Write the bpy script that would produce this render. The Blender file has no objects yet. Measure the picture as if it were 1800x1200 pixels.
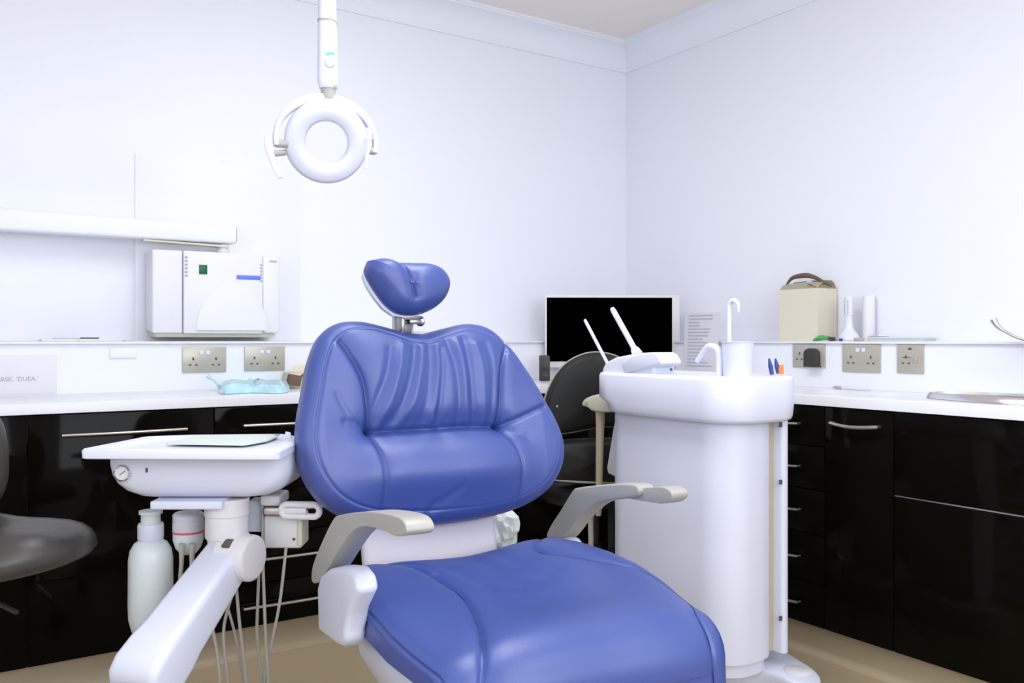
import bpy, bmesh, math, random
import numpy as np
from mathutils import Vector, Matrix

random.seed(4)
C = bpy.context.scene.collection
PI = math.pi

# ------------------------------------------------------------------ camera, world, light, exposure
YAW = math.radians(33.6); FPX = 1530.0; EYE = 0.96
FW = Vector((math.sin(YAW), math.cos(YAW), 0)); RT = Vector((math.cos(YAW), -math.sin(YAW), 0)); UP = Vector((0, 0, 1))
CAMP = Vector((0, 0, EYE))
cd = bpy.data.cameras.new('camera'); cam = bpy.data.objects.new('camera', cd); C.objects.link(cam)
cam.location = CAMP; cam.rotation_euler = (PI/2, 0, -YAW)
cd.sensor_width = 36; cd.lens = FPX/1800*36; cd.shift_y = -3/1800.0; cd.clip_start = 0.02
bpy.context.scene.camera = cam
vs = bpy.context.scene.view_settings
vs.view_transform = 'Standard'; vs.look = 'None'; vs.gamma = 1; vs.use_curve_mapping = False
vs.exposure = 0.40
w = bpy.data.worlds.new('world'); bpy.context.scene.world = w; w.use_nodes = True
w.node_tree.nodes['Background'].inputs[0].default_value = (0.75, 0.85, 1, 1)
w.node_tree.nodes['Background'].inputs[1].default_value = 1.0

def area(name, loc, rot, sx, sy, power, col):
    l = bpy.data.lights.new(name, 'AREA'); l.shape = 'RECTANGLE'; l.size = sx; l.size_y = sy; l.energy = power; l.color = col
    o = bpy.data.objects.new(name, l); C.objects.link(o); o.location = loc; o.rotation_euler = rot
    return o
# lamps for two unseen windows and two unseen ceiling panels, added to light the room
area('added_daylight', (-1.19, 0.3, 1.45), (0, -PI/2-.15, 0), 1.1, 1.9, 13, (0.86, 0.92, 1.0))
area('added_daylight', (0.7, -1.29, 1.45), (PI/2+.12, 0, 0), 2.0, 1.1, 29, (0.88, 0.93, 1.0))
area('added_panel_light', (1.0, 1.55, 2.29), (0, 0, 0), 0.58, 1.15, 12, (0.95, 0.97, 1.0))
area('added_panel_light', (1.2, -0.3, 2.29), (0, 0, 0), 0.58, 1.15, 7, (0.95, 0.97, 1.0))

# ------------------------------------------------------------------ planes seen from the measuring point
def ray(x, y): return FW + RT*((x-900)/FPX) + UP*((597-y)/FPX)
def pl(x, y, p, n):
    r = ray(x, y); t = (Vector(p)-CAMP).dot(n)/r.dot(n); return CAMP + r*t
def onx(x, y, X): return pl(x, y, (X, 0, 0), Vector((1, 0, 0)))
def ony(x, y, Y): return pl(x, y, (0, Y, 0), Vector((0, 1, 0)))
def onz(x, y, Z): return pl(x, y, (0, 0, Z), UP)
def dep(x, y, Z): return CAMP + ray(x, y)*Z

# ------------------------------------------------------------------ materials
def mat(name, col, rough=0.5, metal=0.0, coat=0.0, bump=0.0, bscale=60, trans=0.0, var=0.0, vscale=6, spec=0.5, sss=0.0, emit=0.0):
    m = bpy.data.materials.new(name); m.use_nodes = True
    nt = m.node_tree; b = nt.nodes['Principled BSDF']
    b.inputs['Base Color'].default_value = (*col, 1); b.inputs['Roughness'].default_value = rough
    b.inputs['Metallic'].default_value = metal; b.inputs['Coat Weight'].default_value = coat
    b.inputs['Coat Roughness'].default_value = 0.05
    b.inputs['Transmission Weight'].default_value = trans; b.inputs['Specular IOR Level'].default_value = spec
    tc = nt.nodes.new('ShaderNodeTexCoord')
    if emit:
        b.inputs['Emission Color'].default_value = (*col, 1); b.inputs['Emission Strength'].default_value = emit
    if bump:
        n = nt.nodes.new('ShaderNodeTexNoise'); n.inputs['Scale'].default_value = bscale; n.inputs['Detail'].default_value = 4
        bp = nt.nodes.new('ShaderNodeBump'); bp.inputs['Strength'].default_value = bump; bp.inputs['Distance'].default_value = 0.002
        nt.links.new(tc.outputs['Object'], n.inputs['Vector']); nt.links.new(n.outputs['Fac'], bp.inputs['Height'])
        nt.links.new(bp.outputs['Normal'], b.inputs['Normal'])
    if var:
        n = nt.nodes.new('ShaderNodeTexNoise'); n.inputs['Scale'].default_value = vscale; n.inputs['Detail'].default_value = 3
        mx = nt.nodes.new('ShaderNodeMix'); mx.data_type = 'RGBA'
        mx.inputs['A'].default_value = (*[c*(1-var) for c in col], 1); mx.inputs['B'].default_value = (*[min(1, c*(1+var)) for c in col], 1)
        nt.links.new(tc.outputs['Object'], n.inputs['Vector']); nt.links.new(n.outputs['Fac'], mx.inputs['Factor'])
        nt.links.new(mx.outputs['Result'], b.inputs['Base Color'])
    return m
M = dict(
    wall=mat('wall_paint', (0.86, 0.875, 0.935), 0.55, bump=0.03, bscale=180, var=0.01, vscale=2),
    ceil=mat('ceiling_paint', (0.90, 0.83, 0.80), 0.7, bump=0.03, bscale=120, var=0.01),
    panel=mat('wall_panel', (0.86, 0.875, 0.93), 0.5, var=0.01),
    floor=mat('vinyl_floor', (0.50, 0.40, 0.25), 0.45, bump=0.04, bscale=200, var=0.05, vscale=20),
    unitw=mat('unit_white', (0.80, 0.80, 0.85), 0.4, var=0.01),
    plinth=mat('vinyl_plinth', (0.53, 0.44, 0.29), 0.5, bump=0.03, bscale=160, var=0.03),
    top=mat('worktop', (0.84, 0.85, 0.88), 0.3, var=0.01),
    black=mat('black_gloss', (0.004, 0.003, 0.002), 0.07, spec=0.07, var=0.2),
    blackin=mat('cabinet_carcass', (0.006, 0.005, 0.005), 0.6, var=0.1),
    steel=mat('brushed_steel', (0.62, 0.58, 0.56), 0.3, metal=1, bump=0.05, bscale=300),
    dsteel=mat('dark_steel', (0.30, 0.30, 0.31), 0.3, metal=0.9, var=0.05),
    chrome=mat('chrome', (0.8, 0.8, 0.8), 0.12, metal=1, var=0.02),
    socket=mat('socket_plate', (0.50, 0.47, 0.40), 0.35, metal=0.35, bump=0.05, bscale=300),
    hole=mat('dark_slot', (0.10, 0.085, 0.07), 0.6, var=0.1),
    white=mat('white_plastic', (0.73, 0.75, 0.86), 0.35, coat=0.1, var=0.01),
    whitew=mat('warm_white_plastic', (0.76, 0.74, 0.75), 0.35, var=0.01),
    lav=mat('pale_lavender_plastic', (0.72, 0.67, 0.72), 0.45, var=0.01),
    grey=mat('grey_beige_plastic', (0.44, 0.43, 0.39), 0.4, bump=0.03, bscale=200, var=0.02),
    cream=mat('cream_plastic', (0.66, 0.64, 0.50), 0.4, var=0.02),
    beige=mat('beige_plastic', (0.50, 0.42, 0.30), 0.4, var=0.02),
    hose=mat('hose_rubber', (0.50, 0.47, 0.41), 0.5, var=0.03),
    leather=mat('blue_leather', (0.040, 0.074, 0.300), 0.43, bump=0.12, bscale=420, var=0.05, vscale=5, coat=0.0, spec=0.85),
    thread=mat('blue_piping', (0.05, 0.075, 0.25), 0.4, bump=0.1, bscale=300),
    vinyl=mat('black_vinyl', (0.011, 0.011, 0.010), 0.5, spec=0.3, bump=0.1, bscale=260, var=0.1),
    vinyl2=mat('taupe_vinyl', (0.050, 0.046, 0.040), 0.36, bump=0.1, bscale=260, var=0.08),
    pipe=mat('grey_piping', (0.34, 0.31, 0.27), 0.5, var=0.03),
    dark=mat('dark_plastic', (0.03, 0.028, 0.026), 0.45, var=0.1),
    screen=mat('monitor_screen', (0.0004, 0.0004, 0.0004), 0.5, spec=0.0, var=0.1),
    bottle=mat('bottle_plastic', (0.74, 0.80, 0.80), 0.35, var=0.01),
    clear=mat('clear_plastic', (0.9, 0.93, 0.95), 0.08, trans=0.85, var=0.01),
    paper=mat('paper', (0.80, 0.79, 0.82), 0.8, var=0.01),
    greypaper=mat('grey_printed_sheet', (0.62, 0.61, 0.66), 0.7, var=0.02),
    print_=mat('grey_print', (0.42, 0.42, 0.46), 0.8, var=0.02),
    card=mat('cream_cardboard', (0.74, 0.68, 0.54), 0.8, bump=0.05, bscale=120, var=0.03),
    cardin=mat('brown_cardboard', (0.16, 0.10, 0.07), 0.85, var=0.1),
    teal=mat('aqua_film', (0.50, 0.76, 0.84), 0.25, bump=0.8, bscale=45, var=0.22, vscale=35),
    green=mat('dark_green', (0.0, 0.12, 0.035), 0.4, var=0.05),
    lgreen=mat('bright_green_film', (0.06, 0.42, 0.10), 0.35, var=0.15, vscale=40),
    blue=mat('blue_strip', (0.13, 0.20, 0.75), 0.4, var=0.03),
    dblue=mat('dark_blue_plastic', (0.03, 0.05, 0.28), 0.4, var=0.05),
    orange=mat('orange_plastic', (0.85, 0.22, 0.05), 0.4, var=0.05),
    cyan=mat('cyan_mark', (0.15, 0.70, 0.80), 0.4, var=0.03),
    red=mat('pink_red_line', (0.70, 0.12, 0.20), 0.4, var=0.03),
    glow=mat('light_diffuser', (0.95, 0.97, 1.0), 0.5, emit=1.4),
    matpad=mat('pale_green_mat', (0.68, 0.75, 0.69), 0.6, bump=0.1, bscale=80, var=0.04),
    glass=mat('window_glass', (0.9, 0.95, 1.0), 0.02, trans=1.0, var=0.005),
    sinkin=mat('sink_steel', (0.46, 0.41, 0.32), 0.35, metal=0.5, var=0.05),
)

# ------------------------------------------------------------------ object helpers
MW = {}
def empty(name, loc, rz=0):
    o = bpy.data.objects.new(name, None); C.objects.link(o); o.location = loc; o.rotation_euler = (0, 0, rz)
    o.empty_display_size = 0.1
    MW[o] = Matrix.Translation(Vector(loc)) @ Matrix.Rotation(rz, 4, 'Z')
    return o
def tag(o, label, cat, group=None, kind=None):
    if label: o['label'] = label
    if cat: o['category'] = cat
    if group: o['group'] = group
    if kind: o['kind'] = kind
    return o
def thing(name, label, cat, loc, rz=0, group=None): return tag(empty(name, loc, rz), label, cat, group)
def root_of(o):
    while o.parent: o = o.parent
    return o
def obj(name, bm, m, parent=None, local=False, smooth=35):
    """bm in world coordinates unless local=True (then in the thing's own frame)"""
    me = bpy.data.meshes.new(name)
    if isinstance(bm, tuple):
        vs_, fs = bm; me.from_pydata([tuple(v) for v in vs_], [], fs)
        b2 = bmesh.new(); b2.from_mesh(me); bmesh.ops.recalc_face_normals(b2, faces=b2.faces); bm = b2
    o = bpy.data.objects.new(name, me)
    if parent is not None:
        r = root_of(parent)
        if not local and r in MW: bmesh.ops.transform(bm, matrix=MW[r].inverted(), verts=bm.verts)
        o.parent = parent
    bm.to_mesh(me); bm.free()
    C.objects.link(o)
    for mm in (m if isinstance(m, (list, tuple)) else [m]): me.materials.append(mm)
    if smooth:
        me.shade_smooth()
        try: me.set_sharp_from_angle(angle=math.radians(smooth))
        except Exception: pass
    return o
def bev(bm, geom_edges, r, seg=2):
    if r > 0: bmesh.ops.bevel(bm, geom=geom_edges, offset=r, segments=seg, profile=0.5, affect='EDGES', clamp_overlap=True)
def add_box(bm, c, s, r=0, rot=None, seg=2):
    g = bmesh.ops.create_cube(bm, size=1)
    vs_ = g['verts']
    m = Matrix.Translation(Vector(c)) @ (rot if rot is not None else Matrix.Identity(4)) @ Matrix.Diagonal((s[0], s[1], s[2], 1))
    bmesh.ops.transform(bm, matrix=m, verts=vs_)
    if r > 0:
        es = list({e for v in vs_ for e in v.link_edges}); bev(bm, es, r, seg)
    return bm
def box(c, s, r=0.002, rot=None, seg=2): return add_box(bmesh.new(), c, s, r, rot, seg)
def box2(a, b, r=0.002, seg=2):
    return box([(a[i]+b[i])/2 for i in range(3)], [abs(a[i]-b[i]) for i in range(3)], r, None, seg)
def frame(n, upv=UP):
    n = Vector(n).normalized(); u = Vector(upv)
    if abs(n.dot(u)) > 0.98: u = Vector((0, 1, 0))
    x = u.cross(n).normalized(); y = n.cross(x)
    return x, y, n
def crom(pts, n=8, closed=False):
    pts = [Vector(p) for p in pts]; out = []; N = len(pts)
    rng = N if closed else N-1
    for i in range(rng):
        p1, p2 = pts[i], pts[(i+1) % N]
        p0 = pts[(i-1) % N] if closed or i > 0 else p1*2-p2
        p3 = pts[(i+2) % N] if closed or i < N-2 else p2*2-p1
        for k in range(n):
            t = k/n
            out.append(0.5*((2*p1)+(p2-p0)*t+(2*p0-5*p1+4*p2-p3)*t*t+(3*p1-p0-3*p2+p3)*t**3))
    if not closed: out.append(pts[-1])
    return out
def add_tube(bm, pts, r, ns=10, sm=0, closed=False, flat=1.0):
    """tube along points; r number or list; flat squeezes the second axis"""
    if sm:
        if isinstance(r, (list, tuple)):
            rr = []
            for i in range(len(r)-1): rr += [r[i]+(r[i+1]-r[i])*k/sm for k in range(sm)]
            r = rr+[r[-1]]
        pts = crom(pts, sm, closed)
    pts = [Vector(p) for p in pts]; N = len(pts); rings = []
    prev = None
    for i, p in enumerate(pts):
        a = pts[(i-1) % N] if (i > 0 or closed) else p; b = pts[(i+1) % N] if (i < N-1 or closed) else p
        t = (b-a).normalized()
        if prev is None: x, y, _ = frame(t)
        else:
            x = (prev - t*prev.dot(t)).normalized(); y = t.cross(x)
        prev = x
        ri = r[i] if isinstance(r, (list, tuple)) else r
        rings.append([bm.verts.new(p + x*(ri*math.cos(2*PI*k/ns)) + y*(ri*flat*math.sin(2*PI*k/ns))) for k in range(ns)])
    for i in range(N if closed else N-1):
        A, B = rings[i], rings[(i+1) % N]
        for k in range(ns): bm.faces.new((A[k], A[(k+1) % ns], B[(k+1) % ns], B[k]))
    if not closed:
        bm.faces.new(rings[0][::-1]); bm.faces.new(rings[-1])
    return bm
def tube(pts, r, ns=10, sm=0, closed=False, flat=1.0): return add_tube(bmesh.new(), pts, r, ns, sm, closed, flat)
def add_lathe(bm, prof, c, axis=UP, ns=32, squash=1.0):
    """prof list of (radius, height)"""
    x, y, n = frame(axis); c = Vector(c); rings = []
    for r, h in prof:
        if r < 1e-6: rings.append([bm.verts.new(c+n*h)])
        else: rings.append([bm.verts.new(c+n*h+x*(r*math.cos(2*PI*k/ns))+y*(r*squash*math.sin(2*PI*k/ns))) for k in range(ns)])
    for A, B in zip(rings[:-1], rings[1:]):
        for k in range(ns):
            k2 = (k+1) % ns
            if len(A) == 1 and len(B) == 1: continue
            if len(A) == 1: bm.faces.new((A[0], B[k2], B[k]))
            elif len(B) == 1: bm.faces.new((A[k], A[k2], B[0]))
            else: bm.faces.new((A[k], A[k2], B[k2], B[k]))
    if len(rings[0]) > 1: bm.faces.new(rings[0][::-1])
    if len(rings[-1]) > 1: bm.faces.new(rings[-1])
    return bm
def lathe(prof, c, axis=UP, ns=32, squash=1.0): return add_lathe(bmesh.new(), prof, c, axis, ns, squash)
def add_prism(bm, poly, ext, r=0.0, seg=2):
    """poly: 3-D points of a planar face; ext: extrusion vector"""
    vs_ = [bm.verts.new(Vector(p)) for p in poly]
    f = bm.faces.new(vs_)
    g = bmesh.ops.extrude_face_region(bm, geom=[f])
    nv = [e for e in g['geom'] if isinstance(e, bmesh.types.BMVert)]
    bmesh.ops.translate(bm, vec=Vector(ext), verts=nv)
    allv = vs_+nv
    fs = list({ff for v in allv for ff in v.link_faces})
    bmesh.ops.recalc_face_normals(bm, faces=fs)
    if r > 0:
        es = list({e for v in allv for e in v.link_edges if all(q in allv for q in e.verts)})
        es = [e for e in es if len(e.link_faces) == 2 and e.calc_face_angle(0) > 0.6]
        bev(bm, es, r, seg)
    return bm
def prism(poly, ext, r=0.0, seg=2): return add_prism(bmesh.new(), poly, ext, r, seg)
def loft(sections, cap=True):
    """sections: list of equal-length closed loops of points"""
    bm = bmesh.new(); R = [[bm.verts.new(Vector(p)) for p in s] for s in sections]; n = len(R[0])
    for A, B in zip(R[:-1], R[1:]):
        for k in range(n): bm.faces.new((A[k], A[(k+1) % n], B[(k+1) % n], B[k]))
    if cap: bm.faces.new(R[0][::-1]); bm.faces.new(R[-1])
    bmesh.ops.recalc_face_normals(bm, faces=bm.faces)
    return bm
def rrect(cx, cy, hx, hy, r, n=6):
    r = min(r, hx*0.999, hy*0.999); out = []
    for (sx, sy, a0) in ((1, 1, 0), (-1, 1, 90), (-1, -1, 180), (1, -1, 270)):
        for k in range(n+1):
            a = math.radians(a0+90*k/n); out.append((cx+sx*(hx-r)+r*math.cos(a), cy+sy*(hy-r)+r*math.sin(a)))
    return out
def text(body, size, m, mtx, name, parent=None, ext=0.0004, label=None):
    cu = bpy.data.curves.new(name, 'FONT'); cu.body = body; cu.size = size; cu.extrude = ext; cu.align_x = 'CENTER'; cu.align_y = 'CENTER'
    t = bpy.data.objects.new(name, cu); C.objects.link(t)
    dg = bpy.context.evaluated_depsgraph_get(); dg.update()
    me = bpy.data.meshes.new_from_object(t.evaluated_get(dg))
    bpy.data.objects.remove(t); bm = bmesh.new(); bm.from_mesh(me)
    bmesh.ops.transform(bm, matrix=mtx, verts=bm.verts)
    return obj(name, bm, m, parent, smooth=0)
def basis(o, x, y):
    x = Vector(x).normalized(); y = Vector(y).normalized(); z = x.cross(y)
    m = Matrix((x, y, z)).transposed().to_4x4(); m.translation = Vector(o); return m

# ------------------------------------------------------------------ room shell
X0, X1, Y0, Y1, ZC = -1.25, 2.70, -1.35, 3.10, 2.32
def struct(name, bm, m, parent=None, smooth=35):
    o = obj(name, bm, m, parent, smooth=smooth)
    if parent is None: o['kind'] = 'structure'
    return o
struct('floor', box2((X0-.1, Y0-.1, -0.05), (X1+.1, Y1+.1, 0), 0), M['floor'])
struct('ceiling', box2((X0-.1, Y0-.1, ZC), (X1+.1, Y1+.1, ZC+.05), 0), M['ceil'])
struct('wall_back', box2((X0-.1, Y1, 0), (X1+.1, Y1+.1, ZC), 0), M['wall'])
struct('wall_right', box2((X1, Y0, 0), (X1+.1, Y1, ZC), 0), M['wall'])
def wall_with_window(name, axis, pos, a0, a1, w0, w1, z0, z1):
    bm = bmesh.new()
    def put(u0, u1, h0, h1):
        if axis == 'x': add_box(bm, (pos-.05, (u0+u1)/2, (h0+h1)/2), (.1, u1-u0, h1-h0))
        else: add_box(bm, ((u0+u1)/2, pos-.05, (h0+h1)/2), (u1-u0, .1, h1-h0))
    put(a0, a1, 0, z0); put(a0, a1, z1, ZC); put(a0, w0, z0, z1); put(w1, a1, z0, z1)
    return struct(name, bm, M['wall'])
wall_with_window('wall_left', 'x', X0, Y0, Y1, -.65, 1.25, .9, 2.0)
wall_with_window('wall_front', 'y', Y0, X0, X1, -.3, 1.7, .9, 2.0)
def window(name, axis, pos, w0, w1, z0, z1):
    def bx_(u0, u1, h0, h1, d0=-.06, d1=-.02):
        return box2((pos+d0, u0, h0), (pos+d1, u1, h1), .002) if axis == 'x' else box2((u0, pos+d0, h0), (u1, pos+d1, h1), .002)
    win = struct(name, bx_(w0-.0, w1, z0-.03, z0, -.1, .06), M['white'])
    um = (w0+w1)/2
    for a in ((w0, w0+.05, z0, z1), (w1-.05, w1, z0, z1), (w0+.05, w1-.05, z0, z0+.05), (w0+.05, w1-.05, z1-.05, z1), (um-.025, um+.025, z0+.05, z1-.05)):
        obj('window_frame', bx_(*a), M['white'], win)
    for a in ((w0+.05, um-.025), (um+.025, w1-.05)):
        obj('pane', bx_(a[0], a[1], z0+.05, z1-.05, -.045, -.04), M['glass'], win)
window('added_window_1', 'x', X0, -.65, 1.25, .93, 2.0)  # unseen left window, added as a daylight source
window('added_window_2', 'y', Y0, -.3, 1.7, .93, 2.0)  # unseen window behind the camera, added for more daylight
# coving
def cove(p0, p1, inward, m0=0, m1=0):
    prof = [(0, -.115), (.008, -.115), (.010, -.108)]
    for k in range(9):
        a = math.radians(90*k/8); prof.append((.010+.082*(1-math.cos(a)), -.108+.090*math.sin(a)))
    prof += [(.092, -.012), (.1, -.010), (.1, 0), (0, 0)]
    d = (Vector(p1)-Vector(p0)).normalized(); iw = Vector(inward)
    s = []
    for p, mi in ((Vector(p0), m0), (Vector(p1), m1)):
        s.append([p + iw*a + UP*(ZC+h) + d*(mi*a) for a, h in prof])
    return loft(s)
struct('trim_1', cove((X0, Y1, 0), (X1, Y1, 0), (0, -1, 0), 0, -1), M['wall'])
struct('trim_2', cove((X1, Y1, 0), (X1, Y0, 0), (-1, 0, 0), 1, 0), M['wall'])
# boxed service ledge above the worktops, with a thin cap (left run, right run)
LD = 0.12
struct('trim_3', box2((X0, Y1-LD, .794), (X1, Y1, .947), 0), M['wall'])
struct('trim_4', box2((X1-LD, Y0, .794), (X1, Y1-LD, .947), 0), M['wall'])
struct('trim_5', box2((X0, Y1-LD-.012, .947), (X1-LD-.012, Y1, .955), .002), M['top'])
struct('trim_6', box2((X1-LD-.012, Y0, .947), (X1, Y1, .955), .002), M['top'])
# plinths under the cabinets and their coved foot
def plinth(name, a, b, iw):
    d = (Vector(b)-Vector(a)); iw = Vector(iw)
    prof = [(-.04, 0), (-.04, .094), (0, .094), (0, .022), (.004, .012), (.012, .004), (.024, 0.001), (.024, 0)]
    return struct(name, loft([[Vector(p)+iw*u+UP*h for u, h in prof] for p in (a, b)]), M['plinth'])
plinth('baseboard_back', (X0, 2.645, 0), (2.25, 2.645, 0), (0, -1, 0))
plinth('baseboard_right', (2.245, 2.645, 0), (2.245, Y0, 0), (-1, 0, 0))
# wall panels on the back wall
def wpanel(name, x0, x1, z0, z1, t=.005):
    return struct(name, box2((x0, Y1-t, z0), (x1, Y1, z1), .0015), M['panel'])
wpanel('trim_7', .556, 1.122, .9551, 1.58)
wpanel('trim_8', -.25, .550, .9551, 1.35, .004)
# ceiling panels, out of view, added as light sources
for k, (x, y) in enumerate(((1.0, 1.55), (1.2, -.3))):
    t = thing('added_ceiling_light', ('added white framed ceiling light panel, out of view above the blue chair', 'added white framed ceiling light panel, out of view nearer the camera and the window')[k], 'ceiling light', (x, y, ZC))
    obj('diffuser', box((x, y, ZC-.012), (.58, 1.16, .014), .001), M['glow'], t)
    bm = bmesh.new()
    for sx in (-1, 1): add_box(bm, (x+sx*.30, y, ZC-.012), (.02, 1.22, .022), .002); add_box(bm, (x, y+sx*.60, ZC-.012), (.58, .02, .022), .002)
    obj('frame', bm, M['white'], t)

# ------------------------------------------------------------------ worktop with the sink hole
SC, SR = Vector((2.405, 1.16, 0)), (.098, .26)
bm = bmesh.new()
outer = [(X0, 2.596), (2.196, 2.596), (2.196, .45), (X1-LD, .45), (X1-LD, Y1-LD), (X0, Y1-LD)]
inner = [(SC.x+SR[0]*math.cos(2*PI*k/48), SC.y+SR[1]*math.sin(2*PI*k/48)) for k in range(48)]
es = []
for loop in (outer, inner):
    v = [bm.verts.new((p[0], p[1], .764)) for p in loop]
    es += [bm.edges.new((v[i], v[(i+1) % len(v)])) for i in range(len(v))]
r = bmesh.ops.triangle_fill(bm, edges=es, use_beauty=True)
g = bmesh.ops.extrude_face_region(bm, geom=bm.faces[:])
bmesh.ops.translate(bm, vec=(0, 0, .030), verts=[e for e in g['geom'] if isinstance(e, bmesh.types.BMVert)])
bmesh.ops.recalc_face_normals(bm, faces=bm.faces)
bev(bm, [e for e in bm.edges if len(e.link_faces) == 2 and e.calc_face_angle(0) > 1.2 and abs(e.verts[0].co.z-e.verts[1].co.z) < .001 and e.verts[0].co.z > .79], .003)
WT = .794
tag(obj('worktop', bm, M['top']), 'white L-shaped worktop running along both walls over the black cabinets', 'worktop')
# sink
t = thing('sink', 'oval inset metal sink in the right-hand white worktop', 'sink', (SC.x, SC.y, WT))
def ell(s, z): return [Vector((SC.x+(SR[0]+s)*math.cos(2*PI*k/48), SC.y+(SR[1]+s)*math.sin(2*PI*k/48), z)) for k in range(48)]
obj('bowl', loft([ell(-.003, WT+.013), ell(-.006, WT-.03), ell(-.014, WT-.09), ell(-.035, WT-.125), ell(-.07, WT-.132), ell(-.1, WT-.132), ell(-.1, WT-.136), ell(-.068, WT-.136), ell(-.03, WT-.129), ell(-.010, WT-.092), ell(-.0025, WT-.03), ell(-.001, WT+.013)], cap=False), M['sinkin'], t)
obj('rim', loft([ell(-.004, WT+.010), ell(-.002, WT+.017), ell(.006, WT+.018), ell(.013, WT+.008), ell(.016, WT+.001), ell(.014, WT+.0002), ell(-.002, WT+.0002)], cap=False), M['chrome'], t)
obj('drain', lathe([(0, -.134), (.022, -.134), (.026, -.131), (.020, -.1295), (0, -.131)], (SC.x, SC.y, WT)), M['chrome'], t)

# ------------------------------------------------------------------ cabinets
def bar_handle(p0, p1, out, r=.0042, bow=.0):
    p0, p1, out = Vector(p0), Vector(p1), Vector(out)
    pts = []
    for k in range(13):
        a = k/12; pts.append(p0.lerp(p1, a) + out*(.016+.010*math.sin(PI*a)) - UP*(bow*math.sin(PI*a)))
    bm = tube([p0+out*.002]+pts+[p1+out*.002], r, 8)
    return bm
ZS = [.762, .640, .508, .372, .226, .098]
HZ = [.705, .575, .443, .301, .161]
def cabinet(label, axis, a0, a1, fronts, handles, group=None, carc=True):
    """axis 'y': front plane y=2.606 spanning x a0..a1; axis 'x': front plane x=2.206 spanning y a0..a1"""
    F = 2.606 if axis == 'y' else 2.206
    cx = (a0+a1)/2
    t = thing('base_cabinet', label, 'cabinet', (cx, F, .095) if axis == 'y' else (F, cx, .095))
    back = Y1-.02 if axis == 'y' else X1-.02
    def B(u0, u1, z0, z1, d0, d1, r=.0015):
        return box2((u0, F+d0, z0), (u1, F+d1, z1), r) if axis == 'y' else box2((F+d0, u0, z0), (F+d1, u1, z1), r)
    bm = B(a0, a1, .095, .640, .020, back-F, 0)
    obj('carcass', bm, M['blackin'], t)
    out = (0, -1, 0) if axis == 'y' else (-1, 0, 0)
    for kind, z0, z1, h in fronts:
        f = obj(kind, B(a0+.0015, a1-.0015, z0+.0015, z1-.0015, 0, .0195), M['black'], t)
        if h:
            u0, u1, hz = h[:3]
            P = (lambda u: (u, F, hz)) if axis == 'y' else (lambda u: (F, u, hz))
            obj('handle', bar_handle(P(u0), P(u1), out, h[3] if len(h) > 3 else .0045, h[4] if len(h) > 4 else 0), M['steel'], f)
    return t
cabinet('glossy black base cabinet at the far left end of the run, behind the nearest stool', 'y', -.275, .205, [('door', .098, .762, (-.193, .124, .705))], None)
cabinet('glossy black base cabinet with one long top handle, behind the instrument unit', 'y', .205, .684, [('door', .098, .762, (.286, .603, .705))], None)
cabinet('glossy black drawer cabinet with a stack of long handles, behind the dental chair\'s near armrest', 'y', .684, 1.284, [('drawer', ZS[i+1], ZS[i], (.767, 1.20, HZ[i])) for i in range(5)], None)
cabinet('glossy black base cabinet hidden mostly by the blue backrest', 'y', 1.284, 1.765, [('door', .098, .762, (1.37, 1.68, .705))], None)
cabinet('glossy black corner base cabinet behind the rear black stool', 'y', 1.765, 2.18, [('door', .098, .762, None)], None)
cabinet('glossy black five-drawer cabinet beside the cuspidor column, with short bowed handles', 'x', 1.64, 2.05, [('drawer', ZS[i+1], ZS[i], (1.728, 1.96, HZ[i], .004, .003)) for i in range(5)], None)
cabinet('narrow glossy black cabinet with one bowed handle under the right worktop', 'x', 1.418, 1.64, [('door', .098, .762, (1.459, 1.609, .716, .0055, .006))], None)
wide = cabinet('wide glossy black cabinet split by a level seam, below the sink', 'x', .818, 1.418, [('drawer_front', .532, .762, None), ('door', .098, .528, None)], None)
cabinet('glossy black end cabinet right of the sink', 'x', .47, .818, [('door', .098, .762, (.54, .74, .716, .0055, .006))], None)
obj('seam_highlight', box2((2.2085, .82, .5282), (2.2125, 1.4165, .5318), 0), M['steel'], wide)  # steel-coloured strip stands in for the highlight along the gap edge
struct('trim_9', box2((2.206, 2.052, .098), (2.222, 2.604, .762), .001), M['black'])

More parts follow.
